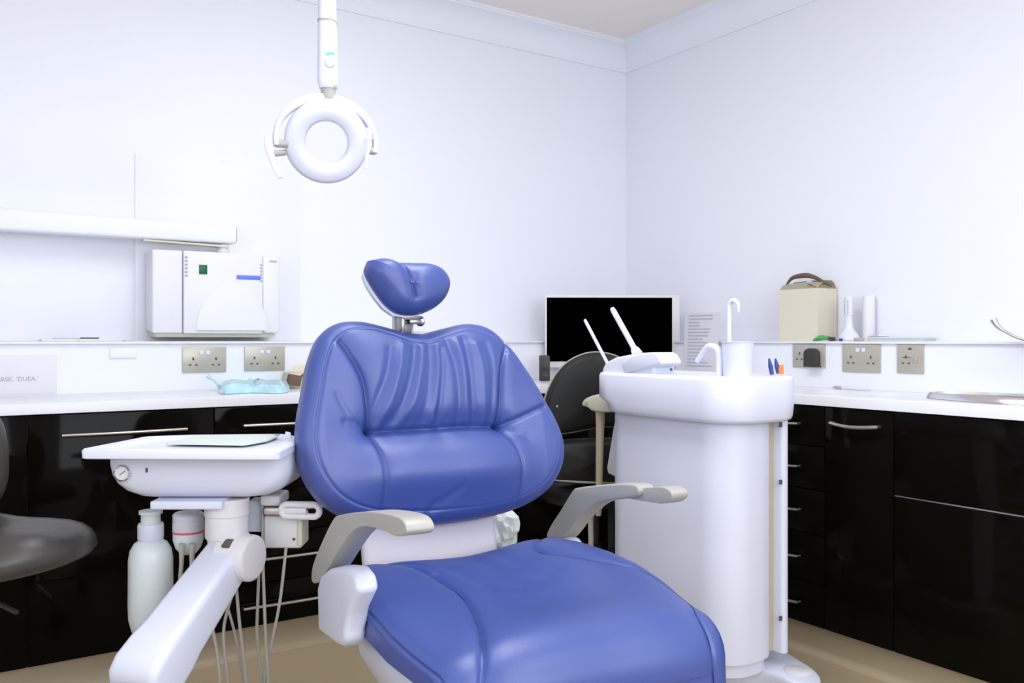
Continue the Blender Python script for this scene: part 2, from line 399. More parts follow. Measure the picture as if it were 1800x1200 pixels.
# ------------------------------------------------------------------ sockets
def socket(axis, px0, py0, px1, py1, label, kind='double'):
    W = (Y1-LD) if axis == 'y' else (X1-LD)
    P = (lambda x, y: ony(x, y, W)) if axis == 'y' else (lambda x, y: onx(x, y, W))
    a = P(px0, (py0+py1)/2); b = P(px1, (py0+py1)/2)
    c = (a+b)/2; zt = P((px0+px1)/2, py0).z; zb = P((px0+px1)/2, py1).z; c.z = (zt+zb)/2
    wd = (b-a).length; hd = zt-zb; out = Vector((0, -1, 0)) if axis == 'y' else Vector((-1, 0, 0)); right = Vector((1, 0, 0)) if axis == 'y' else Vector((0, -1, 0))
    t = thing('wall_socket', label, 'socket', c, 0)
    rot = basis((0, 0, 0), right, UP)
    def part(nm, u, v, su, sv, d0, d1, m, r=.0008, par=t):
        return obj(nm, box(c+right*u+UP*v+out*((d0+d1)/2), (su, sv, d1-d0), r, rot), m, par)
    pm = M['socket']
    part('plate', 0, 0, wd, hd, .0003, .006, pm, .002)
    def pins(u, v):
        part('pin_hole', u, v+.011, .006, .009, .0055, .0068, M['hole'], 0)
        part('pin_hole', u-.010, v-.009, .008, .005, .0055, .0068, M['hole'], 0); part('pin_hole', u+.010, v-.009, .008, .005, .0055, .0068, M['hole'], 0)
    if kind == 'double':
        for s in (-1, 1):
            pins(s*wd*.26, -.008)
            part('switch', s*.011, hd*.28, .014, .013, .006, .009, M['white'], .001)
    elif kind == 'plug':
        pins(-wd*.28, -.003)
    elif kind == 'single':
        pins(-wd*.15, -.006)
        part('switch', wd*.22, -.003, .014, .018, .006, .009, pm, .001)
        part('indicator', 0, hd*.33, .011, .007, .006, .0075, M['hole'], .0005)
        part('label_line', -.012, .004, .03, .002, .006, .0065, M['hole'], 0)
    return t, c, right, out, wd, hd
socket('y', 320, 610, 397, 654, 'metal double wall socket below the left end of the grey-white wall unit')
socket('y', 429, 609, 500, 651, 'metal double wall socket nearer the blue backrest, above the aqua packet')
_, c, rgt, out, wd, hd = socket('x', 1395, 605, 1452, 646, 'metal wall socket below the cardboard box, with a black plug in it', 'plug')
t = thing('plug', 'black power plug in the socket below the cardboard box', 'plug', c+out*.006+rgt*wd*.2)
pc = c+rgt*wd*.2+out*.0065
def arch(w_, h_, n=8): return [(-w_, -h_), (w_, -h_)]+[(w_*math.cos(PI*k/n), h_*.4+w_*.75*math.sin(PI*k/n)) for k in range(n+1)]
obj('plug_body', prism([pc+rgt*u+UP*(v-.004) for u, v in arch(.024, .034)], out*.034, .004), M['dark'], t)
obj('foot_plate', box(pc+UP*-.036+out*.014, (.028, .054, .004), .001), M['dark'], t)
socket('x', 1482, 604, 1549, 654, 'wide metal double socket in the middle of the right wall')
socket('x', 1578, 604, 1625, 656, 'square metal single socket, rightmost on the right wall', 'single')

# ------------------------------------------------------------------ wall mounted X-ray control box and arm on the back wall
yw = Y1-.011; yf = yw-.12
a = ony(267, 438, yf); b = ony(493, 585, yf)
a = Vector((ony(268, 438, yf).x, yf, ony(268, 436, yf).z)); b = Vector((ony(493, 585, yf).x, yf, ony(480, 585, yf).z))
t = thing('wall_unit', 'pale wall-mounted equipment box with green square and blue strip above the sockets', 'medical unit', ((a.x+b.x)/2, yw, b.z))
zl, zh = ony(267, 586, yf).z, ony(267, 437, yf).z
xa, xb, xc, xd = a.x, ony(323, 500, yf).x, ony(462, 500, yf).x, b.x
def taper(x0, x1, z0, z1, y0, y1, r=.008, cut=.012, r0=.0):
    return loft([[Vector((x, y1, z)) for x, z in ((x0, z0+cut), (x1, z0+cut), (x1, z1), (x0, z1))], [Vector((x, y0+.02, z)) for x, z in ((x0, z0+cut*.3), (x1, z0+cut*.3), (x1, z1), (x0, z1))], [Vector((x, y0, z)) for x, z in ((x0, z0), (x1, z0), (x1, z1), (x0, z1))]])
def bevall(bm, r, ang=.5, seg=3):
    bev(bm, [e for e in bm.edges if len(e.link_faces) == 2 and e.calc_face_angle(0) > ang], r, seg); return bm
obj('left_shell', bevall(taper(xa, xb-.0015, zl, zh, yf+.006, yw), .007), M['unitw'], t)
obj('front_panel', bevall(taper(xb, xc, zl, zh, yf, yw), .004), M['unitw'], t)
obj('right_shell', bevall(taper(xc+.0015, xd, zl+.002, zh-.002, yf+.006, yw), .007), M['unitw'], t)
obj('base_rim', bevall(box2((xa+.012, yf+.022, zl-.012), (xd-.012, yw, zl+.008), 0), .005), M['cream'], t)
# arch shaped raised moulding
ac = ony(408, 583, yf)
ar = []
for k in range(25):
    an = PI*k/24; ar.append(Vector((ac.x-.118*math.cos(an), yf-.001, zl+.012+.155*math.sin(an))))
obj('arch_moulding', loft([[p+Vector((0, .004, 0)) for p in ar], [p+Vector((0, -.004, 0)) for p in ar], [Vector((ac.x+(p.x-ac.x)*.93, p.y-.006, zl+.012+(p.z-zl-.012)*.93)) for p in ar]]), M['unitw'], t)
p = ony(357, 473.5, yf); obj('green_square', box((p.x, yf-.001, p.z), (.026, .004, .031), .0008), M['green'], t)
p = ony(437, 487.5, yf); obj('blue_strip', box((p.x, yf-.001, p.z), (.082, .004, .014), .0018), M['blue'], t)
bm = bmesh.new()
for k in range(6): add_box(bm, (xb+.008, yf-.0005, zh-.022-.012*k), (.009, .002, .006), 0)
obj('vent_slots', bm, M['print_'], t)
bm = bmesh.new()
for k in range(6): add_box(bm, (xc-.006, yf-.0005, zh-.036-.011*k), (.006, .002, .006), 0)
obj('printed_marks', bm, M['print_'], t)
obj('badge', box((xd-.024, yf+.005, zh-.020), (.026, .003, .004), 0), M['print_'], t)
# horizontal folded arm
zT, zB = 1.355, 1.305
t = thing('swing_arm', 'white folded swing arm reaching in from the left above the wall box', 'medical arm', (.9, yw-.05, 1.26))
ya = yw-.075
pA, pB = ony(-260, 383, ya), ony(412, 414, ya)
sec = lambda p, hh, d: [Vector((p.x, ya+y*d, p.z+z*hh)) for y, z in rrect(0, 0, 1, 1, .35, 3)]
obj('arm_tube', loft([sec(ony(-260, 380, ya), .036, .028), sec(ony(0, 386, ya), .034, .026), sec(ony(405, 414, ya), .030, .024), sec(ony(412, 414, ya), .028, .022)]), M['panel'], t)
pe = ony(412, 414, ya)
obj('end_cap', box((pe.x+.002, ya, pe.z), (.004, .040, .050), .002), M['grey'], t)
pj = ony(392, 434, ya)
obj('pivot', lathe([(0, 0), (.020, 0), (.022, .004), (.022, .012), (.016, .016), (.016, .03), (0, .03)], (pj.x, ya, zh+.001), UP, 24), M['whitew'], t)
obj('support_strip', loft([[Vector((p.x, ya+dy, p.z+dz)) for dy, dz in ((-.02, 0), (.02, 0), (.02, .006), (-.02, .006))] for p in (ony(250, 424, ya), ony(330, 430, ya), ony(400, 436, ya))]), M['cream'], t)

# ------------------------------------------------------------------ small things on the left ledge and worktop
def sheet_blob(name, pts, z, th, m, parent=None, bumpy=.006, seed=1, local=False):
    """crumpled thin packet from an outline in the horizontal plane"""
    rnd = random.Random(seed); pts = [Vector((p[0], p[1], 0)) for p in pts]; c = sum(pts, Vector())/len(pts)
    loop = crom(pts, 4, True); n = len(loop); secs_t = []
    for rho, h in ((1, 0), (1, th*.35), (.93, th*.75), (.75, th), (.5, th*1.1), (.25, th*1.15), (.05, th*1.1)):
        secs_t.append([Vector((c.x+(p.x-c.x)*rho, c.y+(p.y-c.y)*rho, z+max(0.0005, h+(bumpy*rnd.uniform(-1, 1) if h else 0)))) for p in loop])
    return obj(name, loft(secs_t), m, parent, smooth=50)
t = sheet_blob('packet', [onz(388, 693, WT), onz(440, 691, WT), onz(496, 692, WT), onz(508, 685, WT), onz(480, 680, WT), onz(430, 680, WT), onz(396, 681, WT)], WT+.001, .024, M['teal'], None, .010, 3)
tag(t, 'crumpled aqua plastic packet on the left worktop under the sockets', 'packet')
def wpt(px, py, back): return ony(px, py, back)
# twisted aqua film end
pts = [ony(376, 660, 2.90), ony(388, 668, 2.89), ony(398, 678, 2.87), ony(392, 686, 2.84)]
tf = tube([p_-Vector((.022, 0, 0)) for p_ in (pts[0], pts[1], pts[2], Vector((pts[2].x, pts[2].y-.005, WT+.0125)))], [.012, .006, .010, .012], 8, 4, flat=.6)
tag(obj('film_end', tf, M['teal']), 'twisted aqua film end sticking up left of the aqua packet', 'film')
# cream box and brown brush
bx0, bx1 = ony(509, 680, 2.90), ony(565, 680, 2.90)
t = thing('carton', 'small cream carton on the left worktop, half behind the blue backrest', 'box', ((bx0.x+bx1.x)/2, 2.93, WT))
obj('carton_body', box2((bx0.x, 2.89, WT), (bx1.x, 2.97, WT+.055), .003), M['card'], t)
obj('flap', prism([(bx0.x, 2.89, WT+.055), (bx0.x+.02, 2.90, WT+.078), (bx1.x, 2.90, WT+.088), (bx1.x, 2.89, WT+.055)], (0, .002, 0)), M['card'], t)
p = ony(517, 668, 2.85)
t = thing('brush', 'dark brown handled brush leaning on the small cream carton', 'brush', (p.x, 2.85, WT+.02))
obj('head', box(p, (.042, .03, .036), .003, Matrix.Rotation(math.radians(12), 4, 'Y') ), M['cardin'], t)
obj('brush_handle', tube([p+Vector((.015, 0, .004)), ony(540, 654, 2.85), ony(556, 649, 2.85)], [.005, .004, .004], 8, 3), M['cardin'], t)
# things lying on the left ledge
zL = .9552
def slab(px0, px1, y0, y1, h, m, name, label, cat, tilt=0, lift=0):
    x0, x1 = ony(px0, 597, (y0+y1)/2).x, ony(px1, 597, (y0+y1)/2).x
    bm = box(((x0+x1)/2, (y0+y1)/2, zL+h/2+lift+.0003), (x1-x0, y1-y0, h), .001, Matrix.Rotation(tilt, 4, 'Z'))
    return tag(obj(name, bm, m), label, cat)
slab(70, 140, 3.0, 3.07, .006, M['paper'], 'booklet', 'thin pale booklet at the left end of the things on the left ledge', 'booklet', .04)
slab(95, 140, 3.01, 3.06, .005, M['greypaper'], 'booklet', 'thin grey booklet lying on top of the pale booklet on the left ledge', 'booklet', -.03, .0062)
slab(137, 185, 2.998, 3.06, .008, M['paper'], 'dish', 'flat white dish with a dark edge on the left ledge', 'dish', .0)
slab(141, 174, 2.996, 3.0, .0035, M['dark'], 'pen', 'dark pen lying along the front of the white dish on the left ledge', 'pen', .0, .0082)
slab(218, 250, 3.0, 3.04, .004, M['greypaper'], 'note_pad', 'small grey pad on the left ledge near the wall unit', 'note pad', .0)
# faint outlined switch cover on the boxing and the lettered sheet
p0, p1 = ony(193, 612, Y1-LD), ony(240, 628, Y1-LD)
tag(obj('blank_plate', box(((p0.x+p1.x)/2, Y1-LD-.003, (p0.z+p1.z)/2), (p1.x-p0.x, .005, .032), .001), M['wall']), 'blank white cover plate on the wall left of the sockets', 'cover plate')
p = ony(-25, 668, Y1-LD)
t = thing('wall_notice', 'pale notice with grey lettering low on the wall at the far left', 'notice', (.25, Y1-LD, .82))
pa, pb = ony(-70, 625, Y1-LD), ony(100, 690, Y1-LD)
obj('notice_sheet', box(((pa.x+pb.x)/2, Y1-LD-.0012, (pa.z+pb.z)/2), (pb.x-pa.x, .0018, pa.z-pb.z), .0003), M['paper'], t)
pt = ony(0, 667, Y1-LD-.0025); pt2 = ony(75, 667, Y1-LD-.0025)
text("HARSK. 'DUEA,'", .018, M['print_'], basis((pt.x+.038, Y1-LD-.0025, pt.z), (1, 0, 0), (0, 0, 1)), 'notice_lettering', t)

# ------------------------------------------------------------------ monitor, its keyboard-side speaker, leaflet sheet
mc = dep(1077, 585, 3.62)
mdir = Vector((RT.x, RT.y, 0)); mdir = (Matrix.Rotation(math.radians(2), 4, 'Z') @ mdir)
mn = Vector((-mdir.y, mdir.x, 0))*-1
if mn.dot(FW) > 0: mn = -mn
def mon(u, v, d): return mc + mdir*u + UP*v + mn*d
rotm = basis((0, 0, 0), mdir, UP)
zbase = WT
t = thing('monitor', 'computer monitor with a black screen and pale bezel in the room corner', 'monitor', (mc.x, mc.y, zbase))
mw, mh = .268, .152
k_ = 3.62/1530
x0m, x1m = (958-1077)*k_, (1196-1077)*k_; z1m, z0m = (585-518)*k_, (585-646)*k_
sx0, sx1, sz1, sz0 = (961-1077)*k_, (1182-1077)*k_, (585-523)*k_, (585-635)*k_
obj('housing', box(mon((x0m+x1m)/2, (z0m+z1m)/2, -.014), (x1m-x0m, z1m-z0m, .026), .004, rotm), M['whitew'], t)
obj('screen', box(mon((sx0+sx1)/2, (sz0+sz1)/2, .0005), (sx1-sx0, sz1-sz0, .003), .0005, rotm), M['screen'], t)
obj('neck', box(Vector((mon(.02, 0, -.034).x, mon(.02, 0, -.034).y, (zbase+.008+mc.z)/2)), (.05, mc.z-zbase-.008, .014), .003, rotm), M['whitew'], t)
obj('stand_base', box((mon(.02, 0, -.02).x, mon(.02, 0, -.02).y, zbase+.0062), (.18, .14, .0112), .004, basis((0, 0, 0), mdir, mn)), M['whitew'], t)
p = dep(957, 650, 3.52)
t = thing('speaker', 'small dark speaker at the left foot of the monitor', 'speaker', (p.x, p.y, WT))
obj('speaker_body', box((p.x, p.y, WT+.052), (.042, .05, .103), .005, basis((0, 0, 0), mdir, mn)), M['dark'], t)
obj('speaker_cone', lathe([(0, 0), (.006, 0), (.014, .003), (.016, .004), (.016, 0.001), (0, .001)], Vector((p.x, p.y, WT+.035))+mn*.0252, mn, 20), M['dark'], t)
# leaflet holder
lx = 2.555
pa, pb = onx(1199, 660, lx), onx(1259, 660, lx)
hA, hB = dep(1199, 600, 3.42), dep(1259, 600, 3.30)
hA.z = hB.z = WT; hd_ = (hB-hA); hn = Vector((hd_.y, -hd_.x, 0)).normalized()
if hn.dot(FW) > 0: hn = -hn
ztop = dep(1228, 549, 3.36).z
t = thing('leaflet_stand', 'grey upright sheet of printed text behind the spout on the corner worktop', 'notice', (hA+hB)/2)
obj('board', prism([hA, hB, Vector((hB.x, hB.y, ztop))-hn*.02, Vector((hA.x, hA.y, ztop))-hn*.02], -hn*.004, .001), M['greypaper'], t)
obj('lip', prism([hA+hn*.03, hB+hn*.03, hB+hn*.03+UP*.03, hA+hn*.03+UP*.03], -hn*.028), M['greypaper'], t)
bm = bmesh.new(); rnd = random.Random(2)
e = hd_.normalized(); L = hd_.length
for k in range(16):
    z = .26-.013*k; f_ = z/(ztop-WT)
    ln = L*rnd.uniform(.3, .72)
    add_box(bm, hA+e*(L*.12+ln/2)+UP*z-hn*(.02*f_)+hn*.001, (ln, .0012, .0035), 0, basis((0, 0, 0), e, hn))
tag(obj('printed_lines', bm, M['print_'], t), None, None, None, 'stuff')

# ------------------------------------------------------------------ right ledge things
xf = X1-LD+.004
zR = .9553
bA, bB = onx(1370, 590, xf), onx(1437, 590, xf)
ytop = onx(1400, 508, xf).z
t = thing('cardboard_box', 'open cream cardboard box standing on the right ledge', 'box', (xf+.05, (bA.y+bB.y)/2, zR))
Y_a, Y_b, Xb_ = bA.y, bB.y, xf+.108
hB_ = ytop-zR
bm = bmesh.new()
for a_, b_ in (((xf, Y_b, zR), (xf+.003, Y_a, ytop)), ((Xb_-.003, Y_b, zR), (Xb_, Y_a, ytop)), ((xf+.003, Y_b, zR), (Xb_-.003, Y_b+.003, ytop)), ((xf+.003, Y_a-.003, zR), (Xb_-.003, Y_a, ytop)), ((xf+.003, Y_b+.003, zR), (Xb_-.003, Y_a-.003, zR+.003))):
    add_box(bm, [(a_[i]+b_[i])/2 for i in range(3)], [abs(a_[i]-b_[i]) for i in range(3)], 0)
obj('box_body', bm, M['card'], t, smooth=0)
def flap(p, q, o, lift): # p,q hinge, o outward
    p, q, o = Vector(p), Vector(q), Vector(o)
    n = 7; A = []; Bv = []; D = []
    for k in range(n):
        f = k/(n-1); base = p.lerp(q, f); w_ = math.sin(PI*f)*.008
        A.append(base); Bv.append(base+o*.5+UP*(lift*.7+w_)); D.append(base+o+UP*(lift+w_*.4))
    bm = bmesh.new()
    rows = [[bm.verts.new(x) for x in r_] for r_ in (A, Bv, D)]
    for r0, r1 in zip(rows[:-1], rows[1:]):
        for k in range(n-1): bm.faces.new((r0[k], r0[k+1], r1[k+1], r1[k]))
    bmesh.ops.solidify(bm, geom=bm.faces[:], thickness=.0025)
    return bm
obj('flap', flap((xf, Y_a, ytop), (xf, Y_b, ytop), (.035, 0, 0), .022), M['card'], t)
obj('flap', flap((xf, Y_b, ytop), (Xb_, Y_b, ytop), (0, .05, 0), .02), M['card'], t)
obj('flap', flap((Xb_, Y_a, ytop), (Xb_, Y_b, ytop), (-.03, 0, 0), .030), M['card'], t)
# brown arched handle strap and white tissue out of the top
xm = xf+.05
def bp(px, py): return onx(px, py, xm)
band = [bp(1382, 501), bp(1392, 489), bp(1405, 485), bp(1420, 484), bp(1436, 489), bp(1450, 497), bp(1462, 503)]
bm = tube(band, [.003, .007, .009, .009, .007, .005, .003], 8, 3, flat=1.0)
tag(obj('carrier_strap', bm, M['cardin']), 'dark brown arched strap across the top of the cardboard box', 'strap')
tz = bp(1420, 500)
tag(obj('tissue', lathe([(.028, -.03), (.030, -.01), (.022, .006), (.010, .014), (0, .016)], Vector((xm+.01, tz.y, tz.z-.002)), UP, 12), M['paper']), 'white crumpled tissue under the brown strap in the box', 'tissue')
# white spray bottle beside the box
def up_bottle(px, base_py, h, r, X, name, label, cat, prof, m):
    p = onx(px, base_py, X); p.z = zR
    t = thing(name, label, cat, p); return t, p
xq = xf+.045
p = onx(1492, 585, xq)
t = thing('bottle', 'white wide-based bottle with a dark marked neck right of the cardboard box', 'bottle', (xq, p.y, zR))
obj('bottle_body', lathe([(0, 0), (.034, 0), (.037, .004), (.037, .012), (.030, .026), (.018, .040), (.014, .055), (.013, .085), (.014, .090), (0, .090)], (xq, p.y, zR), UP, 32), M['white'], t)
obj('cap', lathe([(0, .0905), (.015, .0905), (.015, .150), (.012, .154), (0, .154)], (xq, p.y, zR), UP, 24), M['white'], t)
bm = bmesh.new()
for s in (-.5, .5):
    for k in range(7): add_box(bm, (xq-.0143, p.y+s*.013, zR+.098+.0068*k), (.002, .0035, .004), 0)
obj('neck_marks', bm, M['print_'], t)
# clear cylinder behind and to the right
p = onx(1511, 588, xf+.055)
tag(obj('tumbler', lathe([(0, 0), (.020, 0), (.021, .002), (.021, .155), (.0195, .155), (.0195, .004), (0, .004)], (xf+.088, p.y-.012, zR), UP, 28), M['paper']), 'tall pale tube standing behind the white bottle', 'tube')
# green wrapper
p = onx(1440, 588, xf-.005)
g = [onx(1428, 595, xf-.008), onx(1436, 588, xf-.004), onx(1445, 583, xf+.0), onx(1456, 583, xf+.0)]
obj_g = tube([Vector((xf-.004, g[0].y, zR+.003)), Vector((xf-.004, g[1].y, zR+.008)), Vector((xf-.002, g[2].y, zR+.013)), Vector((xf-.002, g[3].y-.004, zR+.011))], [.0025, .0075, .0105, .008], 10, 4, flat=.8)
tag(obj('wrapper', obj_g, M['lgreen']), 'bright green crumpled wrapper at the foot of the cardboard box', 'wrapper')
g2 = onx(1463, 586, xf-.002)
tag(obj('clip', box(Vector((xf-.004, g2.y, zR+.0075)), (.014, .022, .014), .003), M['vinyl2']), 'small dark olive lump between green wrapper and white bottle', 'clip')
g3 = onx(1475, 580, xf-.01)
tag(obj('clip', lathe([(0, 0), (.005, .001), (.007, .005), (.005, .009), (0, .010)], Vector((xf-.006, g3.y-.004, zR)), UP, 14), M['dblue']), 'small dark blue clip at the foot of the white bottle', 'clip')
# instrument tray on ledge
pa, pb = onx(1530, 585, xf+.03), onx(1630, 585, xf+.03)
t = thing('tray', 'flat pale metal tray lying on the right ledge', 'tray', (xf+.05, (pa.y+pb.y)/2, zR))
yy0, yy1 = pb.y, pa.y
obj('tray_body', loft([[Vector((x, y, zR+z)) for x, y in rrect(xf+.048, (yy0+yy1)/2, hx, (yy1-yy0)/2-ins, .01, 4)] for hx, ins, z in ((.040, .006, .0003), (.046, 0, .010), (.048, -.002, .011), (.046, 0, .0125), (.038, .008, .005))]), M['bottle'], t)
obj('forceps', tube([(xf+.012, pa.y-.004, zR+.016), (xf+.02, pa.y-.05, zR+.018), (xf+.03, pa.y-.07, zR+.016)], [.002, .003, .0015], 8, 3), M['steel'], t)
p = onx(1504, 592, xf)
tag(obj('clip', box(Vector((xf, p.y-.012, zR+.006)), (.014, .034, .0115), .004), M['grey']), 'small grey clip on the right ledge left of the pale tray', 'clip')
# small item on right worktop
p = onz(1475, 675, WT)
p = Vector((2.50, ony(1475, 673, 1.95).y, WT))
q = onx(1474, 669, 2.52)
t = thing('instrument', 'thin pale instrument with grey tip lying on the right worktop below the sockets', 'instrument', (2.52, q.y, WT))
obj('tip', tube([(2.52, q.y+.022, WT+.006), (2.52, q.y+.008, WT+.007), (2.52, q.y-.014, WT+.006)], [.002, .006, .005], 10, 3), M['grey'], t)
obj('handle', tube([(2.52, q.y-.014, WT+.006), (2.515, q.y-.08, WT+.006), (2.51, q.y-.13, WT+.005)], [.005, .006, .003], 10, 3), M['white'], t)
# tap with its long elbow lever
xt = 2.553
tp = onx(1747, 562, xt-.1)
t = thing('tap', 'chrome elbow-lever tap behind the sink at the right edge', 'tap', (xt, 1.10, WT))
obj('tap_body', lathe([(0, .0), (.026, 0), (.026, .006), (.018, .012), (.016, .10), (.020, .105), (.020, .135), (.012, .142), (0, .142)], (xt, 1.10, WT), UP, 28), M['chrome'], t)
obj('spout', tube([(xt, 1.10, WT+.09), (xt-.06, 1.10, WT+.16), (xt-.12, 1.10, WT+.15), (xt-.14, 1.10, WT+.10)], [.012, .011, .011, .011], 12, 5), M['chrome'], t)
lv = [onx(1746, 561, xt-.02), onx(1753, 572, xt-.018), onx(1766, 582, xt-.014), onx(1800, 597, xt-.008), Vector((xt, 1.12, WT+.140))]
obj('elbow_lever', tube(lv, [.010, .008, .0045, .0042, .008], 12, 5), M['steel'], t)

# ------------------------------------------------------------------ the blue dental chair
CH_O = Vector((.88, 1.325, 0)); CH_R = math.radians(-7)
CS = Vector((math.cos(CH_R), math.sin(CH_R), 0)); CB = Vector((-math.sin(CH_R), math.cos(CH_R), 0))
def cw(x, y, z): return CH_O + CS*x + CB*y + UP*z
def cl(P): d = P-CH_O; return Vector((d.dot(CS), d.dot(CB), d.z))
def cpl(x, y, p, n):          # photo ray onto a plane of the chair (p in chair frame, n world)
    return pl(x, y, cw(*p), n)
chair = thing('dental_chair', 'large blue leather dental chair with white base and grey armrests', 'dental chair', CH_O, CH_R)

def poly_dist(U, V, pts):
    """distance of every (U,V) to a polyline and the running parameter"""
    best = np.full(U.shape, 1e9)
    for (x0, y0), (x1, y1) in zip(pts[:-1], pts[1:]):
        dx, dy = x1-x0, y1-y0; L2 = dx*dx+dy*dy+1e-12
        t = np.clip(((U-x0)*dx+(V-y0)*dy)/L2, 0, 1)
        d = np.hypot(U-(x0+t*dx), V-(y0+t*dy)); best = np.minimum(best, d)
    return best
def sm2(pts, n=8): return [(p.x, p.y) for p in crom([(a, b, 0) for a, b in pts], n)]
def resample(loop, n):
    P = np.array(loop+[loop[0]]); seg = np.hypot(*(P[1:]-P[:-1]).T); s = np.concatenate([[0], np.cumsum(seg)])
    q = np.linspace(0, s[-1], n, endpoint=False)
    return np.stack([np.interp(q, s, P[:, 0]), np.interp(q, s, P[:, 1])], 1)

def cushion(name, outline, o, ud, vd, nd, T, R, hf, m, parent, c=(0, 0), NT=300, NR=110, Rb=.02, back=0.0, wf=None):
    """puffed pad: outline in (u,v), thickness T, front rounding R, hf(U,V,S)->extra height"""
    O = resample(sm2(outline+[outline[0]], 10)[:-1], NT); c = np.array(c)
    verts = []; rows = []
    D = O-c; Ln = np.hypot(D[:, 0], D[:, 1])
    rhos = 1-(1-np.linspace(0.0, 1, NR))**1.0
    rhos = np.sin(rhos*PI/2)**.9
    for rho in rhos[1:]:
        P = c+D*rho; S = (1-rho)*Ln
        s = np.clip(S/R, 0, 1); w_ = T-R+R*np.sqrt(np.clip(1-(1-s)**2, 0, 1))
        rows.append((P, w_+hf(P[:, 0], P[:, 1], S)))
    base = rows[-1][1]-(T-R)
    for a in (.25, .5, .75, 1.0):
        rows.append((c+D*(1-.0*a), (T-R)*(1-a)+Rb*a+base*(1-a*.5)))
    for a in range(1, 6):
        an = PI/2*a/5; rr = 1-(Rb*(1-math.cos(an)))/Ln
        rows.append((c+D*rr[:, None], Rb*(1-math.sin(an))+base*.5))
    rows.append((c+D*.5, rows[-1][1]*0-back))
    vs_ = []
    c0 = np.array([[c[0], c[1]]]); w0 = T+hf(c0[:, 0], c0[:, 1], np.array([9.0]))
    vs_.append((c[0], c[1], float(w0[0])))
    for P, W_ in rows:
        for k in range(NT): vs_.append((P[k, 0], P[k, 1], float(W_[k])))
    vs_.append((c[0], c[1], -back))
    fs = [(0, 1+(k+1) % NT, 1+k) for k in range(NT)]
    for r_ in range(len(rows)-1):
        a, b = 1+r_*NT, 1+(r_+1)*NT
        for k in range(NT): fs.append((a+k, a+(k+1) % NT, b+(k+1) % NT, b+k))
    l = len(vs_)-1; a = 1+(len(rows)-1)*NT
    fs += [(a+k, a+(k+1) % NT, l) for k in range(NT)]
    o, ud, vd, nd = map(Vector, (o, ud, vd, nd))
    if wf: vs_ = [wf(*v) for v in vs_]
    W = [o+ud*u+vd*v+nd*w_ for u, v, w_ in vs_]
    return obj(name, (W, fs), m, parent, smooth=75)

# backrest
TI = math.radians(14)
bn = CB*-math.cos(TI)+UP*math.sin(TI); bv = CB*math.sin(TI)+UP*math.cos(TI)
BO = cw(0, .32, .533)
def b2(x, y):
    P = pl(x, y, BO, bn)-BO; return (P.dot(CS), P.dot(bv))
bo = [(-.005, .452), (.050, .466), (.105, .477), (.155, .468), (.200, .430), (.238, .370), (.268, .312), (.297, .245), (.311, .185), (.300, .130), (.262, .082), (.205, .052), (.130, .036), (.05, .030), (-.03, .030), (-.12, .040), (-.195, .058), (-.250, .092), (-.284, .140), (-.300, .200), (-.296, .262), (-.282, .325), (-.266, .390), (-.240, .445), (-.200, .474), (-.150, .480), (-.100, .470), (-.050, .456)]
sl1 = sm2([b2(596, 609), b2(612, 634), b2(633, 676), b2(642, 722), b2(646, 763)])
sl2 = sm2([b2(646, 763), b2(662, 805), b2(669, 847), b2(670, 905)])
sh = sm2([b2(646, 763), b2(687, 761), b2(750, 757), b2(812, 753), b2(871, 753)])
sr1 = sm2([b2(890, 600), b2(883, 617), b2(873, 655), b2(871, 701), b2(871, 753)])
sr2 = sm2([b2(871, 753), b2(892, 788), b2(904, 826), b2(906, 890)])
sd1 = sm2([b2(871, 753), b2(900, 742), b2(946, 720)]); sd2 = sm2([b2(646, 763), b2(625, 753), b2(604, 748)])
sd3 = sm2([b2(873, 756), b2(892, 764), b2(915, 772)])
folds = []
for pts, wd_, dp in [
    ([(648, 756), (657, 715), (672, 670), (680, 625)], .010, -.0055), ([(660, 757), (680, 715), (693, 665), (702, 615)], .008, .0035),
    ([(676, 757), (702, 715), (716, 660), (722, 620)], .010, -.0060), ([(694, 757), (720, 715), (731, 660), (737, 620)], .008, .0030),
    ([(733, 755), (742, 715), (747, 660), (748, 622)], .010, -.0040), ([(752, 754), (760, 700), (763, 650), (762, 615)], .007, .0025),
    ([(765, 754), (766, 700), (768, 650), (767, 625)], .007, -.0030), ([(800, 750), (797, 700), (790, 650), (779, 608)], .009, -.0045),
    ([(818, 748), (812, 712), (806, 660), (797, 610)], .008, .0030), ([(829, 745), (822, 712), (815, 660), (808, 606)], .010, -.0055),
    ([(845, 748), (842, 712), (838, 660), (828, 615)], .008, .0030), ([(856, 748), (856, 700), (854, 650), (846, 615)], .008, -.0040),
    ([(590, 700), (600, 722), (618, 745)], .007, -.002), ([(760, 885), (752, 900), (748, 915)], .007, -.003), ([(800, 860), (775, 880), (760, 900)], .009, -.002)]:
    folds.append((sm2([b2(*p) for p in pts], 4), wd_, dp))
def sstep(x, a, b):
    t = np.clip((x-a)/(b-a), 0, 1); return t*t*(3-2*t)
hv = float(np.mean([p[1] for p in sh]))
